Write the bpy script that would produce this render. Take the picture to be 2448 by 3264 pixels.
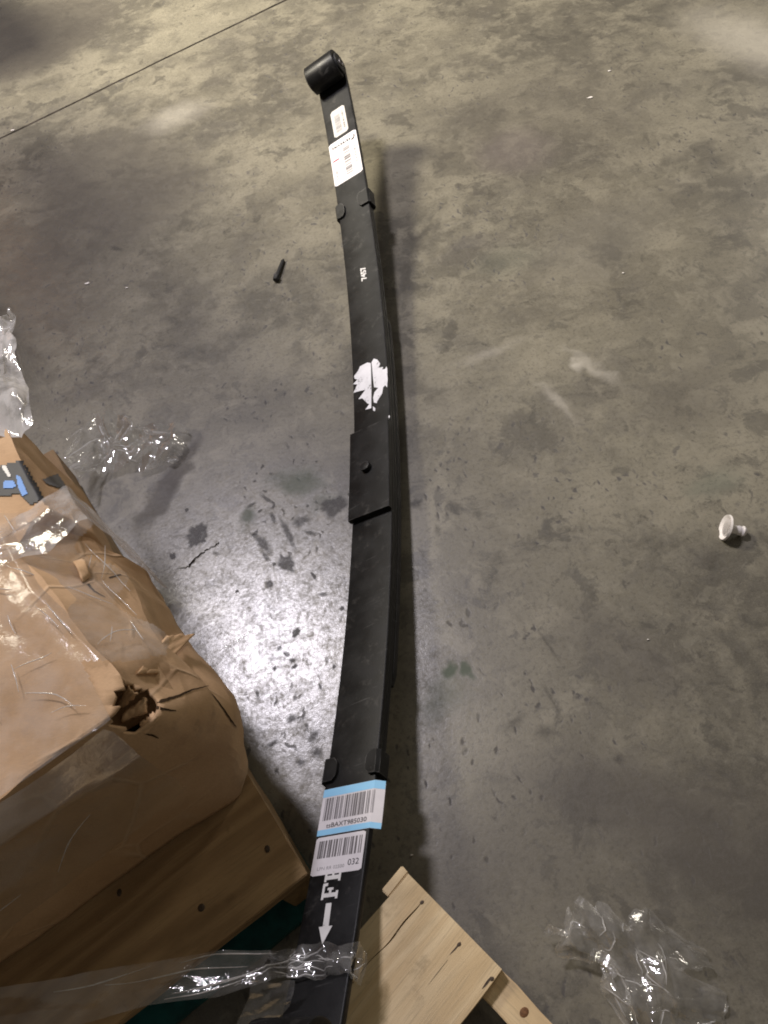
import bpy, bmesh, math, random
import numpy as np
from mathutils import Vector, Matrix, noise

for o in list(bpy.data.objects):
    bpy.data.objects.remove(o, do_unlink=True)
SC = bpy.context.scene
COL = SC.collection
random.seed(11)
rng = np.random.default_rng(5)

# ------------------------------------------------------------------ camera
CAM_H = 0.97892
# rows: world X, Y, Z expressed in the lens frame (right, down, forward)
M = np.array([[0.9691, -0.24668, 0.0],
              [-0.20284, -0.79685, 0.56911],
              [-0.14039, -0.55152, -0.82226]])
FPX, CX, CY = 2452.0, 1224.0, 1632.0
cam_data = bpy.data.cameras.new('camera')
cam = bpy.data.objects.new('camera', cam_data)
COL.objects.link(cam)
cam_data.sensor_fit = 'VERTICAL'
cam_data.sensor_height = 24.0
cam_data.lens = 24.0 * FPX / 3264.0
cam_data.clip_start = 0.02
cam_data.clip_end = 100
right, down, fwd = M[:, 0], M[:, 1], M[:, 2]
cam.matrix_world = Matrix(((right[0], -down[0], -fwd[0], 0), (right[1], -down[1], -fwd[1], 0),
                           (right[2], -down[2], -fwd[2], CAM_H), (0, 0, 0, 1)))
SC.camera = cam

# ------------------------------------------------------------------ light
world = bpy.data.worlds.new('World')
SC.world = world
world.use_nodes = True
world.node_tree.nodes['Background'].inputs[0].default_value = (0.66, 0.59, 0.50, 1)
world.node_tree.nodes['Background'].inputs[1].default_value = 0.16


def lamp(name, loc, aim, size, size_y, power, color, spread=180):
    d = bpy.data.lights.new(name, 'AREA')
    d.shape = 'RECTANGLE'
    d.size, d.size_y = size, size_y
    d.energy = power
    d.color = color
    d.spread = math.radians(spread)
    o = bpy.data.objects.new(name, d)
    COL.objects.link(o)
    o.location = loc
    o.rotation_euler = (Vector(aim) - Vector(loc)).to_track_quat('-Z', 'Y').to_euler()
    return o


# overhead warehouse fixtures: one mirrored in the polished floor, a row on the left, one far on the right
lamp('warehouse_lamp', (-0.79, 1.96, 3.0), (-0.6, 2.2, 0), 0.40, 0.28, 72, (0.95, 0.90, 1.0))
lamp('warehouse_lamp', (-2.1, 2.9, 3.0), (0.1, 3.6, 0), 0.85, 0.60, 140, (1.0, 0.915, 0.745), 106)
lamp('warehouse_lamp', (6.6, 6.4, 4.0), (2.0, 3.0, 0), 1.2, 0.5, 95, (1.0, 0.92, 0.80))

SC.render.engine = 'CYCLES'
SC.cycles.use_denoising = True
SC.cycles.filter_width = 1.9
SC.cycles.max_bounces = 7
SC.cycles.transparent_max_bounces = 14
SC.cycles.sample_clamp_indirect = 6
SC.view_settings.view_transform = 'Standard'
SC.view_settings.look = 'None'
SC.view_settings.gamma = 1
SC.view_settings.exposure = 0.33
SC.view_settings.use_curve_mapping = False


# ------------------------------------------------------------------ helpers
def at(x, y, z=0.0):
    """world point at height z seen at photograph position x, y"""
    r = M @ np.array([(x - CX) / FPX, (y - CY) / FPX, 1.0])
    return np.array([0, 0, CAM_H]) + r * ((z - CAM_H) / r[2])


def link(name, verts, faces, mat=None, parent=None, smooth=None):
    me = bpy.data.meshes.new(name)
    me.from_pydata([tuple(map(float, v)) for v in verts], [], faces)
    me.validate()
    bm = bmesh.new()
    bm.from_mesh(me)
    bmesh.ops.recalc_face_normals(bm, faces=bm.faces)
    bm.to_mesh(me)
    bm.free()
    if smooth is not None:
        for p in me.polygons:
            p.use_smooth = True
        if smooth < 180:
            me.set_sharp_from_angle(angle=math.radians(smooth))
    o = bpy.data.objects.new(name, me)
    COL.objects.link(o)
    if mat:
        me.materials.append(mat)
    if parent is not None:
        o.parent = parent
        o.matrix_parent_inverse = parent.matrix_world.inverted()
    return o


def thing(name, label, cat, loc=(0, 0, 0), group=None):
    o = bpy.data.objects.new(name, None)
    COL.objects.link(o)
    o.empty_display_size = 0.05
    o.location = loc
    o.matrix_world = Matrix.Translation(Vector(loc))
    return tag(o, label, cat, group)


def tag(o, label, cat, group=None):
    o['label'] = label
    o['category'] = cat
    if group:
        o['group'] = group
    return o


def fbm(x, y, z=0.0, octv=3):
    return noise.fractal(Vector((x, y, z)), 1.0, 2.0, octv)


class NT:
    def __init__(self, name):
        self.m = bpy.data.materials.new(name)
        self.m.use_nodes = True
        self.t = self.m.node_tree
        self.t.nodes.clear()
        self.out = self.t.nodes.new('ShaderNodeOutputMaterial')

    def n(self, kind, **kw):
        nd = self.t.nodes.new('ShaderNode' + kind)
        for k, v in kw.items():
            if k.startswith('i_'):
                key = k[2:]
                key = int(key) if key.isdigit() else key.replace('_', ' ')
                self.set(nd.inputs[key], v)
            else:
                setattr(nd, k, v)
        return nd

    def set(self, sock, v):
        if hasattr(v, 'is_output') or isinstance(v, bpy.types.NodeSocket):
            self.t.links.new(v, sock)
        else:
            sock.default_value = v

    def coord(self, which='Object'):
        return self.n('TexCoord').outputs[which]

    def noise(self, vec, scale, detail=4, rough=0.55, dist=0.0):
        nd = self.n('TexNoise')
        self.set(nd.inputs['Vector'], vec)
        nd.inputs['Scale'].default_value = scale
        nd.inputs['Detail'].default_value = detail
        nd.inputs['Roughness'].default_value = rough
        nd.inputs['Distortion'].default_value = dist
        return nd.outputs['Fac']

    def ramp(self, fac, a, b, va=0.0, vb=1.0, smooth=True):
        nd = self.n('MapRange')
        nd.interpolation_type = 'SMOOTHSTEP' if smooth else 'LINEAR'
        self.set(nd.inputs['Value'], fac)
        for k, v in zip(('From Min', 'From Max', 'To Min', 'To Max'), (a, b, va, vb)):
            nd.inputs[k].default_value = v
        return nd.outputs['Result']

    def math(self, op, a, b=0.0, clamp=False):
        nd = self.n('Math', operation=op, use_clamp=clamp)
        self.set(nd.inputs[0], a)
        self.set(nd.inputs[1], b)
        return nd.outputs[0]

    def mix(self, fac, a, b, blend='MIX'):
        nd = self.n('Mix', data_type='RGBA', blend_type=blend)
        self.set(nd.inputs[0], fac)
        self.set(nd.inputs[6], a)
        self.set(nd.inputs[7], b)
        return nd.outputs[2]

    def mapping(self, vec, loc=(0, 0, 0), rot=(0, 0, 0), scale=(1, 1, 1), kind='POINT'):
        nd = self.n('Mapping', vector_type=kind)
        self.set(nd.inputs['Vector'], vec)
        nd.inputs['Location'].default_value = loc
        nd.inputs['Rotation'].default_value = rot
        nd.inputs['Scale'].default_value = scale
        return nd.outputs[0]

    def bump(self, h, strength, dist=0.002, normal=None):
        nd = self.n('Bump')
        nd.inputs['Strength'].default_value = strength
        nd.inputs['Distance'].default_value = dist
        self.set(nd.inputs['Height'], h)
        if normal is not None:
            self.set(nd.inputs['Normal'], normal)
        return nd.outputs[0]

    def bsdf(self, color, rough, normal=None, metallic=0.0, spec=0.5, **kw):
        b = self.n('BsdfPrincipled')
        self.set(b.inputs['Base Color'], color)
        self.set(b.inputs['Roughness'], rough)
        b.inputs['Metallic'].default_value = metallic
        b.inputs['Specular IOR Level'].default_value = spec
        if normal is not None:
            self.set(b.inputs['Normal'], normal)
        for k, v in kw.items():
            self.set(b.inputs[k.replace('_', ' ')], v)
        self.t.links.new(b.outputs[0], self.out.inputs[0])
        return b


def rgb(r, g, b):
    return (r, g, b, 1.0)


def plain(name, col, rough=0.5, spec=0.5, metallic=0.0, var=0.12, scale=60, bump=0.0):
    t = NT(name)
    c = t.coord()
    nz = t.noise(c, scale, 4)
    dark = rgb(*[v * (1 - var) for v in col])
    lite = rgb(*[min(1, v * (1 + var)) for v in col])
    nm = t.bump(nz, bump, 0.001) if bump else None
    t.bsdf(t.mix(t.ramp(nz, 0.3, 0.7), dark, lite), rough, nm, metallic, spec)
    return t.m


# ------------------------------------------------------------------ materials
def concrete():
    t = NT('polished_concrete')
    c = t.coord()
    wob = t.n('TexNoise')
    t.set(wob.inputs['Vector'], c)
    wob.inputs['Scale'].default_value = 22
    wob.inputs['Detail'].default_value = 5
    off = t.n('VectorMath', operation='SUBTRACT')
    t.set(off.inputs[0], wob.outputs['Color'])
    off.inputs[1].default_value = (0.5, 0.5, 0.5)
    sc = t.n('VectorMath', operation='SCALE')
    t.set(sc.inputs[0], off.outputs[0])
    sc.inputs['Scale'].default_value = 0.05
    add = t.n('VectorMath', operation='ADD')
    t.set(add.inputs[0], c)
    t.set(add.inputs[1], sc.outputs[0])
    w = add.outputs[0]
    big = t.noise(t.mapping(c, (3.1, 1.7, 0)), 2.3, 3, 0.5, 0.6)
    mid = t.noise(w, 7.5, 6, 0.62)
    mid2 = t.noise(t.mapping(w, (9, 4, 2)), 17, 6, 0.66)
    fine = t.noise(c, 160, 5, 0.7)
    grit = t.noise(t.mapping(c, (2, 3, 5)), 520, 2, 0.6)
    # trowel and dragging streaks
    st = t.noise(t.mapping(w, (0, 0, 0), (0, 0, math.radians(34)), (4, 30, 1)), 1.6, 5, 0.65)
    pt = t.noise(t.mapping(c, (7, 2, 4)), 1.7, 4, 0.55, 0.3)
    cloud = t.noise(t.mapping(w, (2, 8, 6)), 2.6, 10, 0.64, 0.5)
    soft = t.noise(t.mapping(w, (6, 1, 3)), 6.0, 7, 0.60, 0.3)
    base = t.mix(t.ramp(big, 0.30, 0.70), rgb(0.168, 0.150, 0.115), rgb(0.250, 0.226, 0.174))
    base = t.mix(t.ramp(cloud, 0.38, 0.56, 0.85, 0.0), base, rgb(0.096, 0.086, 0.070))
    base = t.mix(t.ramp(soft, 0.50, 0.64, 0, 0.62), base, rgb(0.300, 0.270, 0.208))
    base = t.mix(t.ramp(soft, 0.46, 0.34, 0, 0.45), base, rgb(0.118, 0.106, 0.092))
    spots = t.math('MULTIPLY', t.ramp(mid, 0.47, 0.36), t.ramp(pt, 0.46, 0.62))
    base = t.mix(t.math('MULTIPLY', spots, 0.55), base, rgb(0.085, 0.076, 0.064))
    base = t.mix(t.ramp(mid2, 0.50, 0.66, 0, 0.45), base, rgb(0.290, 0.262, 0.205))
    base = t.mix(t.ramp(st, 0.55, 0.72, 0, 0.40), base, rgb(0.092, 0.082, 0.067))
    base = t.mix(t.ramp(fine, 0.36, 0.50, 0.40, 0.0), base, rgb(0.075, 0.067, 0.055))
    base = t.mix(t.ramp(grit, 0.50, 0.74, 0, 0.24), base, rgb(0.34, 0.31, 0.25))
    crisp = t.noise(t.mapping(w, (1, 5, 8)), 10, 9, 0.66, 0.4)
    czone = t.ramp(t.noise(t.mapping(c, (9, 1, 4)), 2.0, 3), 0.40, 0.56)
    base = t.mix(t.math('MULTIPLY', t.ramp(crisp, 0.45, 0.39, 0, 0.62), czone), base, rgb(0.078, 0.070, 0.058))
    base = t.mix(t.ramp(crisp, 0.56, 0.64, 0, 0.35), base, rgb(0.30, 0.27, 0.21))
    pore = t.noise(t.mapping(w, (3, 9, 7)), 48, 8, 0.74)
    zone = t.ramp(t.noise(t.mapping(c, (4, 7, 1)), 2.4, 3), 0.44, 0.60)
    base = t.mix(t.math('MULTIPLY', t.ramp(pore, 0.43, 0.36, 0, 0.6), zone), base, rgb(0.070, 0.062, 0.052))
    crisp2 = t.noise(t.mapping(w, (4, 2, 9)), 27, 8, 0.70, 0.3)
    base = t.mix(t.ramp(crisp2, 0.43, 0.37, 0, 0.42), base, rgb(0.072, 0.066, 0.055))
    base = t.mix(t.ramp(crisp2, 0.57, 0.65, 0, 0.30), base, rgb(0.29, 0.265, 0.21))
    base = t.mix(1.0, base, rgb(0.755, 0.765, 0.745), 'MULTIPLY')
    # rubber scuff specks, gathered in drifts
    vo = t.n('TexVoronoi')
    t.set(vo.inputs['Vector'], t.mapping(w, (0, 0, 0), (0, 0, math.radians(-38)), (1.0, 0.42, 1)))
    vo.inputs['Scale'].default_value = 92
    pick = t.n('SeparateColor')
    t.set(pick.inputs[0], vo.outputs['Color'])
    speck = t.math('MULTIPLY', t.ramp(vo.outputs['Distance'], 0.12, 0.34, 1, 0), t.ramp(pick.outputs[0], 0.54, 0.62))
    drift = t.ramp(t.noise(t.mapping(c, (1, 6, 3)), 3.6, 3, 0.55), 0.45, 0.60)
    speck = t.math('MULTIPLY', speck, drift)
    base = t.mix(t.math('MULTIPLY', speck, 0.82), base, rgb(0.045, 0.041, 0.040))

    mask = t.math('MULTIPLY', speck, 0.8)
    # single stains and painted shade: x, y, half-length, half-width, turn, strength, colour, edge softness
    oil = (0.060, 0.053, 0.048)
    grime_shade = (0.082, 0.073, 0.060)  # serves dirt and the cast shade painted in at the left
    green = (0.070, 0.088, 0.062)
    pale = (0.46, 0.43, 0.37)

    def tone_patch(base, px, py, rx, ry, turn, s, col, soft):
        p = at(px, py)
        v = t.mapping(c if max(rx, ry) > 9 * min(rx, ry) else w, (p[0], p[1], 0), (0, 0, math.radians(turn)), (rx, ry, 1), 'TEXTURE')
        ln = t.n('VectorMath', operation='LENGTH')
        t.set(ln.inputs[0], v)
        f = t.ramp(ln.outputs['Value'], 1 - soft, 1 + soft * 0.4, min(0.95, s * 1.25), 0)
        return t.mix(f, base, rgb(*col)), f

    for a in STAINS_AND_SHADE(oil, grime_shade, green, pale):
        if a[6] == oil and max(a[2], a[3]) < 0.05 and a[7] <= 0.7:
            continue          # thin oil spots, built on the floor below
        base, f = tone_patch(base, *a)
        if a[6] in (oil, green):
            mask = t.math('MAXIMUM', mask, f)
    # the sealer is worn: patchy gloss, none left on stains
    worn = t.ramp(t.noise(t.mapping(w, (8, 3, 2)), 55, 8, 0.74), 0.34, 0.58)
    worn2 = t.ramp(t.noise(t.mapping(c, (1, 2, 9)), 190, 4, 0.7), 0.36, 0.60)
    gloss = t.math('MULTIPLY', t.math('ADD', t.math('MULTIPLY', worn, 0.55), t.math('MULTIPLY', worn2, 0.45)), t.math('SUBTRACT', 1.0, mask, True))
    rough = t.math('ADD', t.ramp(gloss, 0.0, 1.0, 0.58, 0.33, False), t.math('MULTIPLY', mask, 0.2))
    h = t.math('ADD', t.math('MULTIPLY', mid2, 0.5), t.math('MULTIPLY', fine, 0.35))
    h = t.math('SUBTRACT', h, t.math('MULTIPLY', speck, 0.25))
    nm = t.bump(h, 0.13, 0.004)
    nm = t.bump(grit, 0.10, 0.0008, nm)
    t.bsdf(base, rough, nm, 0, 0.5, Coat_Weight=t.math('MULTIPLY', gloss, 0.90), Coat_Roughness=0.25, Coat_Normal=nm)
    return t.m


def STAINS_AND_SHADE(oil, grime_shade, green, pale):
    return [
        # round drips beside the carton and the spring
        (634, 1707, 0.020, 0.020, 0, 0.75, oil, 0.25), (551, 1773, 0.006, 0.007, 0, 0.8, oil, 0.4),
        (596, 1625, 0.004, 0.004, 0, 0.8, oil, 0.4), (1065, 1613, 0.026, 0.020, 20, 0.62, oil, 0.25),
        (915, 1797, 0.013, 0.022, 25, 0.7, oil, 0.3), (859, 1862, 0.007, 0.007, 0, 0.7, oil, 0.4),
        (943, 2017, 0.009, 0.006, 40, 0.8, oil, 0.3), (756, 1885, 0.003, 0.003, 0, 0.8, oil, 0.4),
        (874, 1799, 0.003, 0.004, 0, 0.8, oil, 0.4), (835, 1730, 0.008, 0.028, 30, 0.6, oil, 0.5),
        (918, 1700, 0.006, 0.035, 14, 0.6, oil, 0.5), (960, 1660, 0.018, 0.010, 10, 0.6, oil, 0.5),
        # long dark smear beyond the film scrap
        (575, 1490, 0.020, 0.085, -33, 0.60, oil, 0.5), (505, 1590, 0.024, 0.070, -30, 0.55, oil, 0.6),
        (560, 1440, 0.02, 0.02, 0, 0.3, oil, 0.7),
        (850, 1590, 0.004, 0.018, 35, 0.6, oil, 0.5), (800, 1610, 0.010, 0.004, 20, 0.6, oil, 0.5), (870, 1650, 0.005, 0.013, 20, 0.6, oil, 0.5),
        (815, 1700, 0.008, 0.005, 60, 0.6, oil, 0.4), (848, 1775, 0.005, 0.012, 20, 0.6, oil, 0.5), (990, 1700, 0.012, 0.004, -30, 0.6, oil, 0.5),
        (1000, 1835, 0.003, 0.010, 20, 0.8, oil, 0.4), (1030, 1895, 0.008, 0.004, -20, 0.6, oil, 0.5), (1090, 1940, 0.004, 0.004, 0, 0.9, oil, 0.4),
        (890, 2065, 0.005, 0.004, 30, 0.8, oil, 0.5), (912, 2085, 0.004, 0.008, 30, 0.8, oil, 0.5), (930, 2105, 0.005, 0.004, 0, 0.8, oil, 0.5),
        (940, 2125, 0.006, 0.004, 20, 0.8, oil, 0.5), (875, 2130, 0.004, 0.004, 0, 0.8, oil, 0.5), (868, 2100, 0.008, 0.007, 0, 0.4, oil, 0.7),
        (820, 2210, 0.003, 0.007, 10, 0.7, oil, 0.5), (1020, 2190, 0.003, 0.006, 0, 0.8, oil, 0.5), (1065, 2125, 0.004, 0.004, 0, 0.7, oil, 0.5),
        (930, 2290, 0.010, 0.007, 20, 0.6, oil, 0.6), (1000, 2345, 0.014, 0.008, 40, 0.6, oil, 0.7), (870, 2370, 0.010, 0.005, 20, 0.6, oil, 0.6),
        (1010, 2400, 0.010, 0.010, 0, 0.6, oil, 0.7), (960, 2430, 0.008, 0.006, 0, 0.6, oil, 0.6), (690, 1765, 0.004, 0.008, 50, 0.5, oil, 0.6),
        # green scuffs
        (950, 1530, 0.050, 0.030, -20, 0.5, green, 0.8), (790, 1650, 0.018, 0.020, 20, 0.55, green, 0.7),
        (1430, 2150, 0.016, 0.012, 30, 0.75, green, 0.6), (1490, 2138, 0.010, 0.010, 0, 0.7, green, 0.6),
        (1400, 2230, 0.045, 0.030, 30, 0.32, green, 0.9), (1030, 1600, 0.03, 0.02, 0, 0.25, green, 0.9),
        (1620, 830, 0.08, 0.05, 0, 0.15, green, 0.9),
        # loose dark dots
        (1325, 1605, 0.012, 0.010, 30, 0.46, oil, 0.52), (1395, 1690, 0.007, 0.012, 0, 0.40, oil, 0.62),
        (1445, 1615, 0.012, 0.020, 20, 0.37, oil, 0.62), (1525, 1640, 0.012, 0.012, 0, 0.34, oil, 0.62),
        (1585, 1790, 0.02, 0.018, 0, 0.31, oil, 0.70), (1560, 1850, 0.02, 0.014, 10, 0.31, oil, 0.70),
        (1640, 2300, 0.020, 0.008, 20, 0.37, oil, 0.70), (1740, 2330, 0.022, 0.010, -20, 0.37, oil, 0.70),
        (1750, 2060, 0.003, 0.035, 14, 0.37, oil, 0.70), (1752, 2220, 0.003, 0.03, 10, 0.37, oil, 0.70),
        (1970, 2420, 0.008, 0.007, 0, 0.37, oil, 0.62), (2070, 1990, 0.03, 0.012, -20, 0.31, oil, 0.70),
        (1890, 2620, 0.01, 0.008, 0, 0.31, oil, 0.70), (370, 792, 0.010, 0.022, 40, 0.43, oil, 0.62),
        (725, 735, 0.016, 0.013, 0, 0.31, oil, 0.52), (712, 350, 0.016, 0.012, 0, 0.31, oil, 0.52),
        (415, 92, 0.014, 0.016, 0, 0.25, oil, 0.52), (120, 500, 0.035, 0.02, 40, 0.34, oil, 0.70),
        (1500, 775, 0.05, 0.02, 10, 0.31, oil, 0.70), (1470, 335, 0.03, 0.025, 0, 0.19, oil, 0.70),
        (1270, 600, 0.03, 0.028, 0, 0.19, oil, 0.70), (2330, 1470, 0.03, 0.02, 0, 0.25, oil, 0.70),
        (2280, 1540, 0.05, 0.03, 10, 0.3, green, 0.8), (660, 205, 0.05, 0.03, 30, 0.35, grime_shade, 0.8),
        (680, 260, 0.03, 0.045, 0, 0.35, grime_shade, 0.8), (650, 360, 0.035, 0.06, 10, 0.32, grime_shade, 0.8),
        # wide dark areas; those at the left paint cast shade into the floor
        (60, 130, 0.34, 0.26, 24, 0.62, grime_shade, 0.28), (350, 560, 0.22, 0.26, 20, 0.50, grime_shade, 0.55),
        (100, 900, 0.25, 0.26, 10, 0.45, grime_shade, 0.6), (500, 640, 0.17, 0.12, 20, 0.4, grime_shade, 0.5),
        (1900, 760, 0.17, 0.10, 30, 0.32, (0.13, 0.12, 0.10), 0.6), (1700, 380, 0.36, 0.28, 10, 0.30, grime_shade, 0.7),
        (1640, 480, 0.09, 0.1, 0, 0.25, (0.15, 0.125, 0.12), 0.6), (2200, 1260, 0.12, 0.08, -20, 0.3, grime_shade, 0.7),
        (2050, 2600, 0.20, 0.05, -35, 0.45, grime_shade, 0.7), (1900, 2480, 0.10, 0.05, -35, 0.4, grime_shade, 0.7),
        (1560, 2740, 0.12, 0.08, 0, 0.35, grime_shade, 0.8), (2350, 2650, 0.15, 0.08, -30, 0.4, grime_shade, 0.7),
        (1980, 2080, 0.06, 0.10, 40, 0.4, grime_shade, 0.7), (2250, 2850, 0.2, 0.1, -30, 0.35, grime_shade, 0.8),
        # pale scrapes and wide pale areas
        (1890, 1170, 0.010, 0.060, 27, 0.30, pale, 1.0), (1780, 1285, 0.010, 0.055, 20, 0.30, pale, 1.0),
        (1840, 1165, 0.012, 0.012, 0, 0.5, pale, 0.8), (1560, 1125, 0.07, 0.012, 8, 0.18, pale, 1.0),
        (2400, 130, 0.10, 0.22, 20, 0.35, pale, 0.9), (560, 370, 0.10, 0.06, 20, 0.25, pale, 0.9),
    ]


def steel_black():
    t = NT('black_painted_steel')
    c = t.coord()
    n1 = t.noise(c, 26, 5, 0.6)
    n2 = t.noise(c, 420, 3, 0.6)
    col = t.mix(t.ramp(n1, 0.35, 0.7), rgb(0.007, 0.007, 0.0072), rgb(0.013, 0.013, 0.013))
    dust = t.math('MULTIPLY', t.ramp(t.noise(t.mapping(c, (4, 1, 2)), 55, 6, 0.7), 0.54, 0.74), 0.42)
    col = t.mix(dust, col, rgb(0.080, 0.075, 0.069))
    # rubbed edges
    bev = t.n('Bevel', samples=4)
    bev.inputs['Radius'].default_value = 0.0022
    geo = t.n('NewGeometry')
    dot = t.n('VectorMath', operation='DOT_PRODUCT')
    t.set(dot.inputs[0], bev.outputs[0])
    t.set(dot.inputs[1], geo.outputs['Normal'])
    edge = t.math('MULTIPLY', t.ramp(dot.outputs['Value'], 0.97, 0.86), t.ramp(t.noise(c, 45, 5, 0.65), 0.40, 0.62))
    col = t.mix(t.math('MULTIPLY', edge, 0.75), col, rgb(0.16, 0.155, 0.15))
    scr = t.ramp(t.noise(t.mapping(c, (3, 1, 1), (0, 0, 0.9), (6, 160, 20)), 2.0, 3, 0.5), 0.66, 0.74)
    col = t.mix(t.math('MULTIPLY', scr, 0.30), col, rgb(0.10, 0.098, 0.095))
    nm = t.bump(n2, 0.18, 0.0006)
    t.bsdf(col, t.ramp(n1, 0.3, 0.7, 0.36, 0.48), nm, 0.0, 0.20)
    return t.m


def cardboard(name='kraft_cardboard', k=1.0):
    t = NT(name)
    c = t.coord()
    n1 = t.noise(c, 6, 5, 0.6)
    n2 = t.noise(c, 34, 5, 0.65)
    fib = t.noise(t.mapping(c, (0, 0, 0), (0, 0, 0.4), (1, 5, 1)), 240, 4, 0.65)
    col = t.mix(t.ramp(n1, 0.3, 0.7), rgb(0.46 * k, 0.290 * k, 0.150 * k), rgb(0.57 * k, 0.380 * k, 0.215 * k))
    col = t.mix(t.ramp(n2, 0.52, 0.75, 0, 0.35), col, rgb(0.27 * k, 0.165 * k, 0.085 * k))
    col = t.mix(t.ramp(fib, 0.4, 0.65, 0.16, 0), col, rgb(0.24 * k, 0.15 * k, 0.08 * k))
    h = t.math('ADD', t.math('MULTIPLY', n2, 0.6), t.math('MULTIPLY', fib, 0.25))
    vo = t.n('TexVoronoi', feature='DISTANCE_TO_EDGE')
    t.set(vo.inputs['Vector'], t.mapping(c, (0.2, 0.7, 0.1), (0.3, 0.2, 0.5), (1.0, 1.7, 1.0)))
    vo.inputs['Scale'].default_value = 8.5
    vo.inputs['Randomness'].default_value = 1.0
    live = t.ramp(t.noise(t.mapping(c, (3, 3, 3)), 7, 3), 0.46, 0.60)
    line = t.math('MULTIPLY', t.ramp(vo.outputs['Distance'], 0.0, 0.035, 1, 0), live)
    col = t.mix(t.math('MULTIPLY', line, 0.45), col, rgb(0.60 * k, 0.44 * k, 0.28 * k))
    grub = t.ramp(t.noise(t.mapping(c, (8, 1, 5)), 15, 7, 0.7), 0.60, 0.74, 0, 0.45)
    col = t.mix(grub, col, rgb(0.20, 0.135, 0.08))
    nm = t.bump(h, 0.25, 0.004)
    nm = t.bump(line, 0.5, 0.003, nm)
    t.bsdf(col, 0.72, nm, 0, 0.3)
    return t.m


def wood(name, c1, c2, axis_turn, grain=1.0, rough=0.7):
    """grain runs along local x turned by axis_turn (radians about z)"""
    t = NT(name)
    c = t.coord()
    v = t.mapping(c, (0.3, 0.1, 0), (0, 0, -axis_turn), (1, 1, 1))
    warp = t.noise(t.mapping(v, (0, 0, 0), (0, 0, 0), (3, 9, 9)), 1.5, 3, 0.5)
    rings = t.n('TexWave', wave_type='BANDS', bands_direction='Y', wave_profile='SIN')
    t.set(rings.inputs['Vector'], t.mapping(v, (0, 0, 0), (0, 0, 0), (0.16, 1, 1)))
    rings.inputs['Scale'].default_value = 11
    rings.inputs['Distortion'].default_value = 16
    rings.inputs['Detail'].default_value = 3
    rings.inputs['Detail Scale'].default_value = 1.2
    fine = t.noise(t.mapping(v, (0, 0, 0), (0, 0, 0), (8, 160, 160)), 3, 5, 0.7)
    blotch = t.noise(t.mapping(v, (0, 0, 0), (0, 0, 0), (4, 11, 11)), 1.6, 4, 0.6)
    f = t.math('ADD', t.math('MULTIPLY', rings.outputs['Fac'], 0.24 * grain), t.math('MULTIPLY', warp, 0.80))
    col = t.mix(t.ramp(f, 0.25, 0.8), rgb(*c2), rgb(*c1))
    col = t.mix(t.ramp(fine, 0.48, 0.70, 0, 0.60), col, rgb(*[q * 0.55 for q in c1]))
    col = t.mix(t.ramp(blotch, 0.50, 0.70, 0, 0.50), col, rgb(*[q * 0.66 for q in c2]))
    dirt = t.ramp(t.noise(t.mapping(c, (5, 2, 1)), 26, 7, 0.7), 0.56, 0.72, 0, 0.45)
    col = t.mix(dirt, col, rgb(*[q * 0.48 for q in c2]))
    nm = t.bump(fine, 0.5, 0.0014)
    t.bsdf(col, rough, nm, 0, 0.3)
    return t.m


def film(name, milk=0.10, gloss=1.0, tint=(0.95, 0.95, 0.94), rough=0.09, relief=0.35):
    t = NT(name)
    c = t.coord()
    n1 = t.noise(c, 30, 5, 0.6)
    n2 = t.noise(c, 140, 4, 0.6)
    nm = t.bump(n1, relief, 0.006)
    nm = t.bump(n2, 0.15, 0.002, nm)
    tr = t.n('BsdfTransparent')
    tr.inputs[0].default_value = rgb(*tint)
    gl = t.n('BsdfGlossy')
    gl.inputs['Color'].default_value = rgb(1, 1, 1)
    gl.inputs['Roughness'].default_value = rough
    t.set(gl.inputs['Normal'], nm)
    df = t.n('BsdfDiffuse')
    df.inputs['Color'].default_value = rgb(0.85, 0.84, 0.82)
    tl = t.n('BsdfTranslucent')
    tl.inputs['Color'].default_value = rgb(0.85, 0.84, 0.82)
    body = t.n('MixShader')
    body.inputs[0].default_value = 0.45
    t.t.links.new(df.outputs[0], body.inputs[1])
    t.t.links.new(tl.outputs[0], body.inputs[2])
    m1 = t.n('MixShader')
    t.set(m1.inputs[0], t.ramp(n1, 0.35, 0.72, milk * 0.45, milk * 1.8))
    t.t.links.new(tr.outputs[0], m1.inputs[1])
    t.t.links.new(body.outputs[0], m1.inputs[2])
    fr = t.n('Fresnel')
    fr.inputs['IOR'].default_value = 1.5
    t.set(fr.inputs['Normal'], nm)
    m2 = t.n('MixShader')
    t.set(m2.inputs[0], t.math('MINIMUM', t.math('MULTIPLY', fr.outputs[0], 1.5 * gloss), 0.26 if gloss <= 1.2 else 0.36))
    t.t.links.new(m1.outputs[0], m2.inputs[1])
    t.t.links.new(gl.outputs[0], m2.inputs[2])
    t.t.links.new(m2.outputs[0], t.out.inputs[0])
    return t.m


def worn_paint(name, col, lo, hi):
    t = NT(name)
    c = t.coord()
    n = t.noise(c, 190, 6, 0.72)
    big = t.noise(c, 48, 4, 0.6)
    d = t.n('BsdfPrincipled')
    t.set(d.inputs['Base Color'], t.mix(t.ramp(big, 0.3, 0.7), rgb(*[v * 0.86 for v in col]), rgb(*col)))
    d.inputs['Roughness'].default_value = 0.55
    t.set(d.inputs['Normal'], t.bump(n, 0.4, 0.0006))
    tr = t.n('BsdfTransparent')
    m = t.n('MixShader')
    t.set(m.inputs[0], t.ramp(t.math('ADD', t.math('MULTIPLY', n, 0.6), t.math('MULTIPLY', big, 0.4)), lo, hi, 0.15, 1.0))
    t.t.links.new(tr.outputs[0], m.inputs[1])
    t.t.links.new(d.outputs[0], m.inputs[2])
    t.t.links.new(m.outputs[0], t.out.inputs[0])
    return t.m


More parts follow.
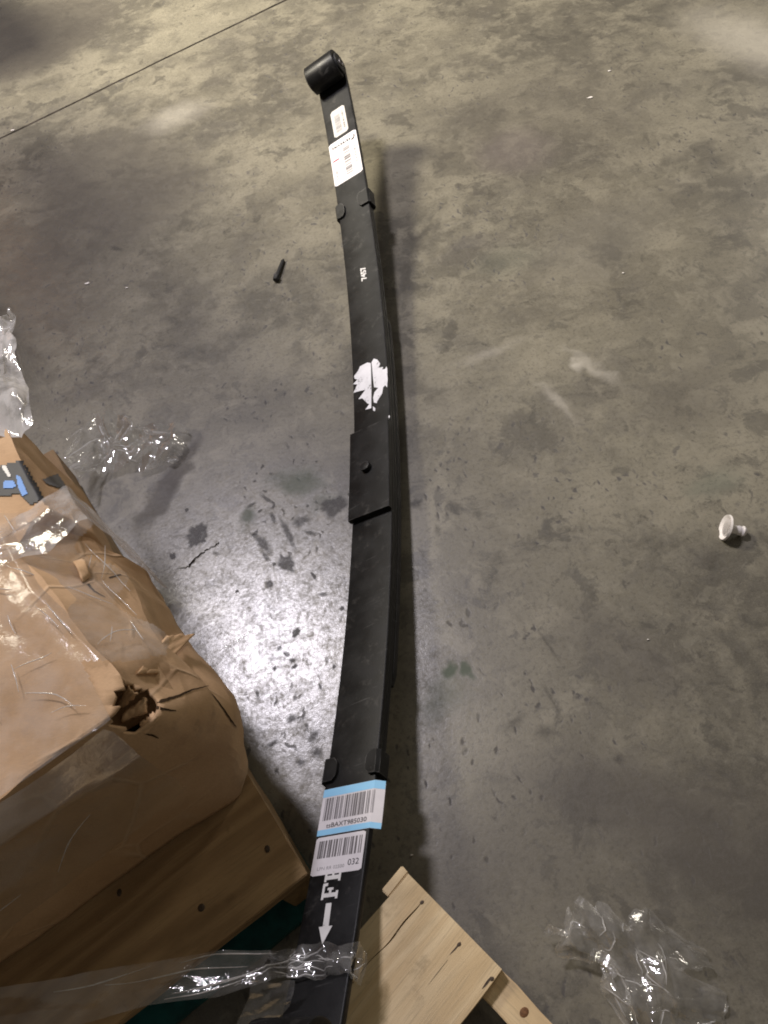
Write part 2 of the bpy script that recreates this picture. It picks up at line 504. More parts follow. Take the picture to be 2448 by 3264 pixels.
MAT = dict(
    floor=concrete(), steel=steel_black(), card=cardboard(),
    card_torn=cardboard('torn_cardboard_edge', 1.22),
    film=film('clear_stretch_film', 0.11), film_thin=film('thin_clear_film', 0.07, 0.30, rough=0.14, relief=0.08),
    film_milky=film('layered_stretch_film', 0.30), film_wrap=film('tight_stretch_film', 0.14, 0.25, rough=0.15, relief=0.16), film_scrap=film('crumpled_film_scrap', 0.17, 2.0), film_fold=film('rolled_film_fold', 0.55, 1.0), film_band=film('film_band_gloss', 0.13, 1.5), film_tent=film('bunched_stretch_film', 0.78),
    label=plain('white_label_paper', (0.66, 0.635, 0.645), 0.45, 0.4, 0, 0.03, 90),
    label_dull=plain('thin_label_paper', (0.50, 0.485, 0.46), 0.35, 0.4, 0, 0.05, 90),
    ink=plain('black_ink', (0.030, 0.029, 0.030), 0.5, 0.3, 0, 0.1),
    ink_mid=plain('grey_ink', (0.15, 0.14, 0.142), 0.5, 0.3, 0, 0.15),
    ink_faint=plain('faint_grey_ink', (0.30, 0.29, 0.292), 0.5, 0.3, 0, 0.15),
    red=plain('red_ink', (0.50, 0.03, 0.07), 0.5, 0.3, 0, 0.05),
    blue=plain('sky_blue_ink', (0.27, 0.56, 0.80), 0.45, 0.4, 0, 0.03),
    paint=worn_paint('white_marking_paint', (0.76, 0.76, 0.79), 0.36, 0.44),
    stencil=worn_paint('white_stencil_paint', (0.68, 0.67, 0.65), 0.34, 0.42),
    rubber=plain('black_rubber', (0.012, 0.012, 0.012), 0.6, 0.4, 0, 0.2),
    bare=plain('bare_worn_steel', (0.30, 0.28, 0.26), 0.4, 0.5, 0.7, 0.3, 220),
    dark=plain('dark_grime', (0.020, 0.016, 0.012), 0.9, 0.1, 0, 0.3),
    split=plain('shadowy_split', (0.055, 0.035, 0.020), 0.9, 0.1, 0, 0.3),
    groove=plain('joint_dirt', (0.105, 0.092, 0.074), 0.9, 0.1, 0, 0.5, 30),
    black_print=plain('black_box_print', (0.018, 0.018, 0.019), 0.5, 0.35, 0, 0.35, 40),
    grey_print=plain('grey_film_print', (0.12, 0.115, 0.11), 0.5, 0.35, 0, 0.3, 40),
    blue_print=plain('blue_box_print', (0.13, 0.30, 0.66), 0.5, 0.35, 0, 0.1, 40),
    white_plastic=plain('white_plastic', (0.78, 0.74, 0.70), 0.45, 0.4, 0, 0.06, 300),
    teal=plain('teal_paint', (0.010, 0.085, 0.085), 0.6, 0.3, 0, 0.3, 50),
    nail=plain('rusty_nail', (0.062, 0.042, 0.027), 0.6, 0.4, 0.3, 0.3, 400),
    knot=plain('wood_knot', (0.16, 0.075, 0.030), 0.7, 0.3, 0, 0.3, 400),
)


# ------------------------------------------------------------------ floor
def build_floor():
    a, b = at(910, 0)[:2], at(250, 320)[:2]
    d = (b - a) / np.linalg.norm(b - a)
    q = np.array([-d[1], d[0]])
    if q[1] < 0:
        q = -q
    cols = np.concatenate([[-9], np.linspace(-1.5, 1.5, 61), [9]])
    rows = [(-9, 0), (-0.0046, 0), (-0.0020, -0.005), (0.0020, -0.005), (0.0044, 0), (9, 0)]
    V, Fc = [], []
    for (r, z) in rows:
        for k, cpos in enumerate(cols):
            jit = 0 if abs(r) > 1 else 0.0035 * fbm(cpos * 2.2, 3.3) + 0.0012 * fbm(cpos * 15, 7 + r * 50)
            p = a + d * cpos + q * (r + jit)
            V.append((p[0], p[1], z))
    nc = len(cols)
    for i in range(len(rows) - 1):
        for j in range(nc - 1):
            Fc.append((i * nc + j, i * nc + j + 1, (i + 1) * nc + j + 1, (i + 1) * nc + j))
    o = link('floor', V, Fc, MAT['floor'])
    o.data.materials.append(MAT['groove'])
    for p in o.data.polygons:
        if p.center.z < -0.001:
            p.material_index = 1
    if o.data.polygons[0].normal.z < 0:
        o.data.flip_normals()
    o['kind'] = 'structure'
    return o


FLOOR = build_floor()


def flat_ribbon(name, pts, widths, z, mat, parent):
    V, Fc = [], []
    pts = [np.array(p) for p in pts]
    for i, p in enumerate(pts):
        d = pts[min(i + 1, len(pts) - 1)] - pts[max(i - 1, 0)]
        q = np.array([-d[1], d[0]]) / (np.linalg.norm(d) + 1e-9)
        V += [(*(p + q * widths[i]), z), (*(p - q * widths[i]), z)]
    for i in range(len(pts) - 1):
        Fc.append((2 * i, 2 * i + 1, 2 * i + 3, 2 * i + 2))
    return link(name, V, Fc, mat, parent)


# thin dried oil drips, each an irregular film on the slab
OIL = (0.060, 0.053, 0.048)


def oil_film():
    t = NT('dried_oil')
    c = t.coord()
    n = t.noise(c, 120, 6, 0.7)
    d = t.n('BsdfPrincipled')
    t.set(d.inputs['Base Color'], t.mix(t.ramp(n, 0.3, 0.7), rgb(0.030, 0.028, 0.027), rgb(0.062, 0.056, 0.052)))
    d.inputs['Roughness'].default_value = 0.62
    tr = t.n('BsdfTransparent')
    m = t.n('MixShader')
    at_ = t.n('Attribute', attribute_name='cover')
    t.set(m.inputs[0], t.math('MULTIPLY', t.ramp(n, 0.36, 0.60, 0.55, 1.0), t.ramp(at_.outputs['Fac'], 0.0, 1.0, 0.0, 1.0)))
    t.t.links.new(tr.outputs[0], m.inputs[1])
    t.t.links.new(d.outputs[0], m.inputs[2])
    t.t.links.new(m.outputs[0], t.out.inputs[0])
    return t.m


OIL_M = oil_film()
for q, (px_, py_, rx, ry, turn, st_, col_, so) in enumerate(STAINS_AND_SHADE(OIL, 1, 2, 3)):
    if col_ != OIL or max(rx, ry) >= 0.05 or so > 0.7:
        continue
    p = at(px_, py_)
    K = 22 if max(rx, ry) < 0.012 else 40
    ca, sa = math.cos(math.radians(turn)), math.sin(math.radians(turn))
    zz = 0.0005 + 0.00002 * (q % 9)
    V, cov = [(p[0], p[1], zz)], [st_]
    inner = max(0.25, 1 - so * 1.1)
    for rr, cv in ((inner, st_), (1 + 0.35 * so, 0.0)):
        for k in range(K):
            a = 2 * math.pi * k / K
            g = 1 + 0.42 * fbm(math.cos(a) * 1.3 + q * 3.1, math.sin(a) * 1.3, 0.3, 3) + 0.16 * fbm(math.cos(a) * 5 + q, math.sin(a) * 5, 1.3, 2)
            x, y = rx * g * rr * math.cos(a), ry * g * rr * math.sin(a)
            V.append((p[0] + x * ca - y * sa, p[1] + x * sa + y * ca, zz))
            cov.append(cv)
    Fc = [(0, 1 + k, 1 + (k + 1) % K) for k in range(K)] + [(1 + k, 1 + K + k, 1 + K + (k + 1) % K, 1 + (k + 1) % K) for k in range(K)]
    ob = link('oil_spot', V, Fc, OIL_M, FLOOR)
    attr = ob.data.attributes.new('cover', 'FLOAT', 'POINT')
    attr.data.foreach_set('value', cov)

# jagged crack
ck = [(556, 1815), (590, 1811), (604, 1806), (614, 1792), (625, 1777), (640, 1766), (655, 1757), (672, 1748), (690, 1737), (703, 1728)]
wd = [0.0002, 0.0006, 0.0016, 0.0019, 0.0013, 0.0010, 0.0008, 0.0007, 0.0009, 0.0002]
rk = random.Random(8)
cp, cw = [], []
for k in range(len(ck) - 1):
    for f in (0, 0.34, 0.67):
        cp.append((ck[k][0] + (ck[k + 1][0] - ck[k][0]) * f + rk.uniform(-2.4, 2.4), ck[k][1] + (ck[k + 1][1] - ck[k][1]) * f + rk.uniform(-2.4, 2.4)))
        cw.append((wd[k] * (1 - f) + wd[k + 1] * f) * rk.uniform(0.45, 1.25))
flat_ribbon('crack', [at(*p)[:2] for p in cp], cw, 0.0012, MAT['dark'], FLOOR)

# ------------------------------------------------------------------ leaf spring
SP = np.array([-0.002686, 0.726321, 0.0400])
SL = np.array([0.192872, 0.980676, -0.032795])
SCr = np.array([0.894913, -0.162102, 0.415757])
SN = np.array([-0.402406, 0.109536, 0.908885])
KA, KB = 0.1895006, -0.0156102
HW = 0.035


def spn(s):
    k = 2 * KA * s + 3 * KB * s * s
    tg = SL + SN * k
    nr = SN - SL * k
    return tg / np.linalg.norm(tg), nr / np.linalg.norm(nr)


def S(s, t, n=0.0):
    """point on the spring: s along, t across, n above the upper face"""
    return SP + SL * s + SN * (KA * s * s + KB * s ** 3) + SCr * t + spn(s)[1] * n


SPRING = thing('leaf_spring', 'long black steel leaf spring lying between the pallets on the concrete floor', 'leaf spring', tuple(S(0, 0, -0.03)))


def prof_rect(hw, n0, n1, r=0.0018):
    out = []
    for (cx, cn, a0) in ((hw - r, n1 - r, 0), (-hw + r, n1 - r, 90), (-hw + r, n0 + r, 180), (hw - r, n0 + r, 270)):
        for k in range(4):
            a = math.radians(a0 + 30 * k)
            out.append((cx + r * math.cos(a), cn + r * math.sin(a)))
    return out


def sweep(name, ss, prof, mat, parent, fn=S, smooth=40, taper=None):
    V, Fc = [], []
    m = len(prof)
    for i, s in enumerate(ss):
        for (t, n) in prof:
            if taper:
                t, n = taper(i / (len(ss) - 1), t, n)
            V.append(fn(s, t, n))
    for i in range(len(ss) - 1):
        for j in range(m):
            Fc.append((i * m + j, i * m + (j + 1) % m, (i + 1) * m + (j + 1) % m, (i + 1) * m + j))
    Fc.append(tuple(range(m)))
    Fc.append(tuple(range((len(ss) - 1) * m, len(ss) * m)))
    return link(name, V, Fc, mat, parent, smooth)


def main_leaf():
    """upper leaf with both ends rolled up into eyes"""
    S0, S1 = -0.742, 0.962
    th = 0.0085
    RI = 0.0215
    path = []

    def eye(se, sign):
        tg, nr = spn(se)
        c = S(se, 0, RI)
        out = []
        for k in range(0, 41):
            a = math.radians(-90 + k * (292 / 40))
            rad = np.cos(a) * tg * sign + np.sin(a) * nr
            out.append((c, rad))
        return out
    prof = prof_rect(HW, -th, 0)
    V, Fc = [], []
    rings = []
    for (c, rad) in reversed(eye(S0, -1)):
        rings.append([c + rad * (RI - n) + SCr * t for (t, n) in prof])
    for s in np.linspace(S0 + 0.01, S1 - 0.01, 110):
        rings.append([S(s, t, n) for (t, n) in prof])
    for (c, rad) in eye(S1, 1):
        rings.append([c + rad * (RI - n) + SCr * t for (t, n) in prof])
    m = len(prof)
    for r in rings:
        V += r
    for i in range(len(rings) - 1):
        for j in range(m):
            Fc.append((i * m + j, i * m + (j + 1) % m, (i + 1) * m + (j + 1) % m, (i + 1) * m + j))
    Fc += [tuple(range(m)), tuple(range((len(rings) - 1) * m, len(rings) * m))]
    leaf = link('main_leaf', V, Fc, MAT['steel'], SPRING, 35)
    # bushings pressed into the eyes
    for se, ext in ((S1, 0.004), (S0, 0.014)):
        tg, nr = spn(se)
        c = S(se, 0, RI)

        def lathe(nm, prof2, mat, par):
            V2, F2 = [], []
            K = 36
            for (x, r) in prof2:
                for k in range(K):
                    a = 2 * math.pi * k / K
                    V2.append(c + SCr * x + (tg * math.cos(a) + nr * math.sin(a)) * r)
            for i in range(len(prof2) - 1):
                for k in range(K):
                    F2.append((i * K + k, i * K + (k + 1) % K, (i + 1) * K + (k + 1) % K, (i + 1) * K + k))
            return link(nm, V2, F2, mat, par, 35)
        x = HW + ext
        bush = lathe('bushing', [(-x, 0.0075), (-x, 0.0200), (-x + 0.001, 0.0213), (x - 0.001, 0.0213), (x, 0.0200), (x, 0.0075)], MAT['rubber'], SPRING)
        lathe('sleeve', [(-x - 0.002, 0.0055), (-x - 0.002, 0.0074), (x + 0.002, 0.0074), (x + 0.002, 0.0055), (-x - 0.002, 0.0055)], MAT['bare'], bush)
    return leaf


LEAF = main_leaf()


def end_taper(f, t, n):
    e = min(f, 1 - f)
    k = max(0.0, 1 - e / 0.02)
    return t * (1 - 0.10 * k * k), n


sweep('second_leaf', np.linspace(-0.497, 0.652, 70), prof_rect(HW - 0.0004, -0.0177, -0.0090), MAT['steel'], SPRING, taper=end_taper)
sweep('third_leaf', np.linspace(-0.352, 0.336, 50), prof_rect(HW - 0.0002, -0.0282, -0.0182), MAT['steel'], SPRING, taper=end_taper)
PAD = sweep('spacer_plate', np.linspace(-0.084, 0.0875, 16), prof_rect(HW + 0.0013, 0.0005, 0.0100, 0.0014), MAT['steel'], SPRING)

# centre bolt with a domed stub
def stud(name, s0, t0, n0, prof, mat, parent, K=20):
    V, Fc = [], []
    for (r, n) in prof:
        for k in range(K):
            a = 2 * math.pi * k / K
            V.append(S(s0 + r * math.cos(a), t0 + r * math.sin(a), n0 + n))
    for i in range(len(prof) - 1):
        for k in range(K):
            Fc.append((i * K + k, i * K + (k + 1) % K, (i + 1) * K + (k + 1) % K, (i + 1) * K + k))
    Fc.append(tuple(range((len(prof) - 1) * K, len(prof) * K)))
    return link(name, V, Fc, mat, parent, 40)


stud('centre_bolt', 0.004, -0.003, 0.0098, [(0.0086, 0), (0.0084, 0.0068), (0.0076, 0.0082), (0.0050, 0.0088), (0.0018, 0.0090)], MAT['steel'], SPRING)


# rebound clips: strap under the pack with two tabs folded over the upper face
def clip(s0, s1, nlow, tabL, tabR):
    root = None
    th = 0.0042
    path = [(-tabL, 0.0042 + 0), (-HW - 0.0035, 0.0042)]
    # outline of the bent strap in (t, n): centre line
    cl = [(tabL, 0.0026), (-HW - 0.0005, 0.0026), (-HW - 0.0029, 0.0004), (-HW - 0.0029, nlow + 0.001), (-HW - 0.0005, nlow - 0.0024),
          (HW + 0.0005, nlow - 0.0024), (HW + 0.0029, nlow + 0.001), (HW + 0.0029, 0.0004), (HW + 0.0005, 0.0026), (tabR, 0.0026)]
    V, Fc = [], []
    cl = [np.array(p) for p in cl]
    sec = []
    for i, p in enumerate(cl):
        d = cl[min(i + 1, len(cl) - 1)] - cl[max(i - 1, 0)]
        q = np.array([-d[1], d[0]])
        q /= np.linalg.norm(q)
        sec.append((p + q * th / 2, p - q * th / 2))
    ns = 7
    for i, (po, pi) in enumerate(sec):
        edge = 1.0 if i in (0, len(sec) - 1) else 0.0
        for k in range(ns):
            f = k / (ns - 1)
            # rounded tab ends
            pull = edge * 0.006 * max(0, abs(f - 0.5) - 0.28) / 0.22
            sg = -1 if i == 0 else 1
            s = s0 + (s1 - s0) * f
            V.append(S(s, po[0] + sg * pull, po[1]))
            V.append(S(s, pi[0] + sg * pull, pi[1]))
    R = ns * 2
    for i in range(len(sec) - 1):
        for k in range(ns - 1):
            a = i * R + 2 * k
            b = (i + 1) * R + 2 * k
            Fc += [(a, a + 2, b + 2, b), (a + 1, b + 1, b + 3, a + 3)]
        a, b = i * R, (i + 1) * R
        Fc += [(a, b, b + 1, a + 1), (a + R - 2, a + R - 1, b + R - 1, b + R - 2)]
    for i in (0, len(sec) - 1):
        for k in range(ns - 1):
            a = i * R + 2 * k
            Fc.append((a, a + 1, a + 3, a + 2))
    return link('rebound_clip', V, Fc, MAT['steel'], SPRING, 32)


clip(0.606, 0.640, -0.0177, -0.0185, 0.0130)
clip(-0.476, -0.448, -0.0177, -0.0180, 0.0215)


# ---- flat prints on the spring
def patch(name, s0, s1, t0, t1, n, mat, parent, nr=0.0, sides=None, res=0.012, wrap=None):
    """thin rounded rectangle lying on the leaf; wrap lets the right part fold over the edge"""
    ns = max(2, int(abs(s1 - s0) / res) + 1)
    nt = max(2, int(abs(t1 - t0) / res) + 1)
    pts = {}
    V, Fc = [], []
    ss = np.linspace(s0, s1, ns)
    ts = np.linspace(t0, t1, nt)
    if wrap:
        ts = np.unique(np.concatenate([ts, [wrap - 0.001, wrap, wrap + 0.001]]))
        nt = len(ts)
    for i, s in enumerate(ss):
        for j, t in enumerate(ts):
            tt = t
            s2 = s
            if nr:
                ds = min(abs(s - s0), abs(s1 - s))
                dt = min(t - t0, t1 - t)
                if i in (0, ns - 1) and dt < nr:
                    s2 = s + (1 if i == 0 else -1) * np.sign(s1 - s0) * (nr - math.sqrt(max(0, nr * nr - (nr - dt) ** 2)))
            nn = n
            if wrap and t > wrap:
                ex = t - wrap
                tt = wrap + ex * 0.80
                nn = n - ex * 0.55
            V.append(S(s2, tt, nn))
    for i in range(ns - 1):
        for j in range(nt - 1):
            Fc.append((i * nt + j, i * nt + j + 1, (i + 1) * nt + j + 1, (i + 1) * nt + j))
    return link(name, V, Fc, mat, parent)


def poly(name, pts, n, mat, parent):
    return link(name, [S(s, t, n) for s, t in pts], [tuple(range(len(pts)))], mat, parent)


def bars(name, s0, s1, t0, t1, n, along, mat, parent, seed, count, ink=0.5, wrap=None):
    """barcode strips joined into one flat print"""
    r = random.Random(seed)
    V, Fc = [], []
    span = (t1 - t0) if along == 't' else (s1 - s0)
    ws = [r.choice((1, 1, 2, 2, 3, 4)) for _ in range(count * 2)]
    tot = sum(ws)
    pos = 0
    for i, wv in enumerate(ws):
        a = pos / tot
        b = (pos + wv * (1.0 if ink >= 0.5 else 0.7)) / tot
        pos += wv
        if i % 2:
            continue
        if along == 't':
            q = [(s0, t0 + span * a), (s0, t0 + span * b), (s1, t0 + span * b), (s1, t0 + span * a)]
        else:
            q = [(s0 + span * a, t0), (s0 + span * a, t1), (s0 + span * b, t1), (s0 + span * b, t0)]
        k = len(V)
        for (s, t) in q:
            nn, tt = n, t
            if wrap and t > wrap:
                tt = wrap + (t - wrap) * 0.80
                nn = n - (t - wrap) * 0.55
            V.append(S(s, tt, nn))
        Fc.append((k, k + 1, k + 2, k + 3))
    return link(name, V, Fc, mat, parent)


def text(name, body, size, fn, mat, parent, width=None, bold=0.0):
    cu = bpy.data.curves.new(name, 'FONT')
    cu.body = body
    cu.size = size
    cu.offset = bold
    cu.resolution_u = 3
    tmp = bpy.data.objects.new(name, cu)
    COL.objects.link(tmp)
    dg = bpy.context.evaluated_depsgraph_get()
    me = tmp.evaluated_get(dg).to_mesh()
    vs = [tuple(v.co) for v in me.vertices]
    fs = [tuple(p.vertices) for p in me.polygons]
    tmp.evaluated_get(dg).to_mesh_clear()
    bpy.data.objects.remove(tmp, do_unlink=True)
    bpy.data.curves.remove(cu)
    x0, x1 = min(v[0] for v in vs), max(v[0] for v in vs)
    k = (width / (x1 - x0)) if width else 1.0
    return link(name, [fn((v[0] - x0) * k, v[1]) for v in vs], fs, mat, parent)


E1, E2, E3 = 0.00022, 0.00040, 0.00056
# upper small grey label
lb = patch('small_label', 0.8125, 0.8825, -0.0172, 0.0176, E1, MAT['label_dull'], SPRING, 0.004, res=0.004)
bars('barcode', 0.822, 0.868, -0.0105, 0.0035, E2, 's', MAT['ink_faint'], lb, 3, 22, 0.6)
bars('print_line', 0.825, 0.873, 0.0085, 0.0125, E2, 's', MAT['ink_mid'], lb, 5, 12, 0.6)
# large white maker label
lb = patch('maker_label', 0.692, 0.804, -0.0343, 0.0332, E1, MAT['label'], SPRING, 0.003, res=0.005)
for k, (a, b, hh) in enumerate([(-0.0270, -0.0225, .0075), (-0.0215, -0.0165, .0062), (-0.0160, -0.0140, .0070), (-0.0128, -0.0075, .0060), (-0.0062, -0.0020, .0066), (-0.0008, 0.0040, .0062), (0.0050, 0.0072, .0060), (0.0085, 0.0130, .0064), (0.0142, 0.0180, .0066)]):
    sb = 0.7872 - (a + 0.027) * 0.03
    poly('logo_block', [(sb, a), (sb, b), (sb + hh * 0.45, b), (sb + hh * 0.5, a + (b - a) * .55), (sb + hh, a + (b - a) * .6), (sb + hh, a)], E2, MAT['ink'] if k % 3 else MAT['ink_mid'], lb)
poly('logo_hook', [(0.7815, 0.0195), (0.7835, 0.0265), (0.7895, 0.0290), (0.7950, 0.0282), (0.7930, 0.0255), (0.7880, 0.0258), (0.7860, 0.0200)], E2, MAT['ink'], lb)
bars('barcode', 0.7055, 0.7790, -0.0035, 0.0122, E2, 's', MAT['ink_mid'], lb, 9, 16, 0.5)
bars('print_line', 0.7060, 0.7760, 0.0215, 0.0262, E2, 's', MAT['ink_faint'], lb, 4, 16, 0.5)
bars('print_line', 0.7040, 0.7330, -0.0275, -0.0220, E2, 's', MAT['ink_faint'], lb, 14, 8, 0.5)
bars('print_line', 0.7080, 0.7320, -0.0140, -0.0110, E2, 's', MAT['ink_faint'], lb, 15, 8, 0.5)
poly('red_dash', [(0.7545, -0.0300), (0.7545, -0.0150), (0.7582, -0.0150), (0.7582, -0.0300)], E2, MAT['red'], lb)
# blue-edged shipping label, its right end folded over the side
lb = patch('shipping_label', -0.5365, -0.4835, -0.0346, 0.0480, E1, MAT['label'], SPRING, 0.003, wrap=0.0352, res=0.005)
patch('blue_band', -0.4930, -0.4837, -0.0345, 0.0478, E2, MAT['blue'], lb, 0, wrap=0.0352, res=0.005)
patch('blue_band', -0.5363, -0.5300, -0.0345, 0.0478, E2, MAT['blue'], lb, 0, wrap=0.0352, res=0.005)
bars('barcode', -0.5200, -0.4945, -0.0300, 0.0375, E2, 't', MAT['ink_mid'], lb, 21, 30, 0.5, wrap=0.0352)
text('code_text', 'tsBAXT985030', 0.0072, lambda x, y: S(-0.5285 + y, -0.0235 + x, E3), MAT['ink'], lb, 0.0535)
# white return label
lb = patch('return_label', -0.5785, -0.5382, -0.0340, 0.0312, E1, MAT['label'], SPRING, 0.0016, res=0.003)
bars('barcode', -0.5610, -0.5425, -0.0290, 0.0295, E2, 't', MAT['ink_mid'], lb, 33, 18, 0.5)
text('number_text', '032', 0.0088, lambda x, y: S(-0.5720 + y, 0.0130 + x, E2), MAT['ink'], lb, 0.0140)
text('code_text', 'LPN RR 02500', 0.0050, lambda x, y: S(-0.5735 + y, -0.0260 + x, E2), MAT['ink_faint'], lb, 0.0350)
# number stamped in white
text('number_text', '7457', 0.0150, lambda x, y: S(0.4285 + x, 0.0088 - y, E1), MAT['stencil'], SPRING, 0.0325, 0.0006)
# FR... stencil with its arrow: letters read away from the arrow, tops to the left
def stencil(name, pts, s0, t0, ks, kt):
    return poly(name, [(s0 + x * ks, t0 - y * kt) for x, y in pts], E1, MAT['stencil'], SPRING)


stencil('letter_f', [(0, 0), (0.46, 0), (0.46, 0.14), (0.36, 0.14), (0.36, 0.42), (0.52, 0.42), (0.52, 0.32), (0.66, 0.32), (0.66, 0.68), (0.52, 0.68), (0.52, 0.57), (0.36, 0.57), (0.36, 0.86), (0.76, 0.86), (0.78, 0.70), (0.95, 0.70), (0.93, 1.0), (0, 1.0), (0, 0.86), (0.12, 0.86), (0.12, 0.14), (0, 0.14)], -0.6034, 0.0062, 0.0170, 0.0205)
stencil('letter_r', [(0, 0), (0.46, 0), (0.46, 0.14), (0.36, 0.14), (0.36, 0.42), (0.60, 0.42), (0.60, 0.57), (0.36, 0.57), (0.36, 0.86), (0.60, 0.86), (0.60, 1.0), (0, 1.0), (0, 0.86), (0.12, 0.86), (0.12, 0.14), (0, 0.14)], -0.5862, 0.0066, 0.0170, 0.0205)
poly('arrow', [(-0.6072, -0.0068), (-0.6072, 0.0002), (-0.6288, 0.0014), (-0.6288, 0.0060), (-0.6450, -0.0026), (-0.6288, -0.0106), (-0.6288, -0.0058)], E1, MAT['stencil'], SPRING)
# brushed white paint mark, split by a straight scored line
BL = [(0.2318, 0.0032), (0.2366, -0.0037), (0.2358, -0.0191), (0.2286, -0.0225), (0.2202, -0.0321), (0.2136, -0.0303), (0.2098, -0.0253), (0.2036, -0.0345), (0.1989, -0.0257), (0.1845, -0.0343), (0.1816, -0.0202), (0.1787, -0.0102), (0.1653, -0.0247), (0.1634, -0.0168), (0.1478, -0.0073), (0.1438, -0.0035), (0.136, -0.0116), (0.1334, 0.0001), (0.1757, 0.002), (0.2194, 0.0032)]
BR = [(0.2323, 0.0048), (0.2384, 0.0097), (0.2325, 0.0164), (0.2207, 0.0217), (0.2135, 0.0183), (0.21, 0.0271), (0.2056, 0.0249), (0.2036, 0.0307), (0.208, 0.0335), (0.2028, 0.0346), (0.1927, 0.0346), (0.192, 0.0340), (0.1788, 0.0342), (0.1701, 0.0330), (0.1622, 0.0323), (0.1684, 0.0288), (0.1661, 0.0248), (0.1544, 0.0223), (0.1424, 0.0121), (0.1386, 0.011), (0.1431, 0.0055), (0.1536, 0.0045), (0.1644, 0.0075), (0.17, 0.0152), (0.1755, 0.0073), (0.1962, 0.0060), (0.2187, 0.0055)]
mk = poly('paint_mark', BL, E1, MAT['paint'], SPRING)
poly('paint_stroke', BR, E1, MAT['paint'], mk)
poly('paint_drip', [(0.1361, 0.0031), (0.1296, 0.0078), (0.1235, 0.0072), (0.1262, 0.0038)], E1, MAT['paint'], mk)
poly('paint_drip', [(0.0987 + 0.003 * math.cos(a), 0.0335 + 0.0013 * math.sin(a)) for a in np.linspace(0, 6.28, 9)[:-1]], E1, MAT['paint'], mk)


# ------------------------------------------------------------------ pallets
def plank(name, corners_fn, lu, lv, z0, z1, mat, parent, bev=0.0012, jit=0.0012, seed=0):
    """board spanning lu x lv in a local frame, lightly worn edges"""
    r = random.Random(seed)
    nu = max(2, int((lu[1] - lu[0]) / 0.03) + 1)
    nv = max(2, int((lv[1] - lv[0]) / 0.03) + 1)
    us = np.linspace(lu[0], lu[1], nu)
    vs = np.linspace(lv[0], lv[1], nv)
    bm = bmesh.new()
    grid = {}
    for k, z in enumerate((z0, z1)):
        for i, u in enumerate(us):
            for j, v in enumerate(vs):
                du = r.uniform(-jit, jit) if i in (0, nu - 1) else 0
                dv = r.uniform(-jit, jit) if j in (0, nv - 1) else 0
                grid[i, j, k] = bm.verts.new(tuple(corners_fn(u + du, v + dv, z)))
    for i in range(nu - 1):
        for j in range(nv - 1):
            bm.faces.new((grid[i, j, 0], grid[i, j + 1, 0], grid[i + 1, j + 1, 0], grid[i + 1, j, 0]))
            bm.faces.new((grid[i, j, 1], grid[i + 1, j, 1], grid[i + 1, j + 1, 1], grid[i, j + 1, 1]))
    for i in range(nu - 1):
        for j in (0, nv - 1):
            bm.faces.new((grid[i, j, 0], grid[i + 1, j, 0], grid[i + 1, j, 1], grid[i, j, 1]))
    for j in range(nv - 1):
        for i in (0, nu - 1):
            bm.faces.new((grid[i, j, 0], grid[i, j + 1, 0], grid[i, j + 1, 1], grid[i, j, 1]))
    bmesh.ops.recalc_face_normals(bm, faces=bm.faces)
    ed = [e for e in bm.edges if len(e.link_faces) == 2 and e.calc_face_angle() > 1.0]
    bmesh.ops.bevel(bm, geom=ed, offset=bev, segments=2, affect='EDGES')
    me = bpy.data.meshes.new(name)
    bm.to_mesh(me)
    bm.free()
    o = bpy.data.objects.new(name, me)
    COL.objects.link(o)
    me.materials.append(mat)
    o.parent = parent
    o.matrix_parent_inverse = parent.matrix_world.inverted()
    return o


PO = np.array([-0.252218, 0.280798, 0.0])
PE1 = np.array([-0.40, 0.9165, 0.0])
PE2 = np.array([-0.9165, -0.40, 0.0])


def PL(u, v, z):
    """frame of the left pallet: u away, v leftwards"""
    return PO + PE1 * u + PE2 * v + np.array([0, 0, z])


W_OLD = wood('weathered_pallet_wood', (0.40, 0.27, 0.135), (0.24, 0.15, 0.07), math.atan2(PE2[1], PE2[0]))
W_OLD2 = wood('weathered_stringer_wood', (0.33, 0.225, 0.11), (0.22, 0.14, 0.07), math.atan2(PE1[1], PE1[0]))
PAL1 = thing('wooden_pallet', 'weathered brown wooden pallet under the film wrapped cartons', 'pallet', tuple(PL(0.2, 0.2, 0)))
DZ = 0.112
for k, u in enumerate((-0.130, 0.045, 0.205, 0.365, 0.525)):
    plank('deck_board', PL, (u, u + 0.136), (-0.030 if k < 2 else 0.0, 0.80), DZ - 0.017, DZ, W_OLD, PAL1, seed=k)
for k, v in enumerate((-0.026, 0.33, 0.70)):
    plank('stringer', PL, (-0.126, 0.655), (v, v + 0.036), 0.0165, DZ - 0.0175, W_OLD2, PAL1, seed=10 + k)
for k, u in enumerate((-0.142, 0.22, 0.55)):
    plank('bottom_board', PL, (u, u + 0.10), (-0.024, 0.79), 0.0, 0.016, MAT['teal'] if k == 0 else W_OLD, PAL1, seed=20 + k)['label'] = 'teal painted bottom board' if k == 0 else 'plain bottom board'


def disc(name, p, r, mat, parent, h=0.0012, K=12, squash=1.0, turn=0.0):
    V, Fc = [], []
    for (rr, z) in ((r, 0), (r * 0.9, h), (r * 0.4, h * 1.15)):
        for k in range(K):
            a = 2 * math.pi * k / K
            x, y = rr * math.cos(a), rr * math.sin(a) * squash
            V.append((p[0] + x * math.cos(turn) - y * math.sin(turn), p[1] + x * math.sin(turn) + y * math.cos(turn), p[2] + z))
    for i in range(2):
        for k in range(K):
            Fc.append((i * K + k, i * K + (k + 1) % K, (i + 1) * K + (k + 1) % K, (i + 1) * K + k))
    Fc.append(tuple(range(2 * K, 3 * K)))
    return link(name, V, Fc, mat, parent, 60)


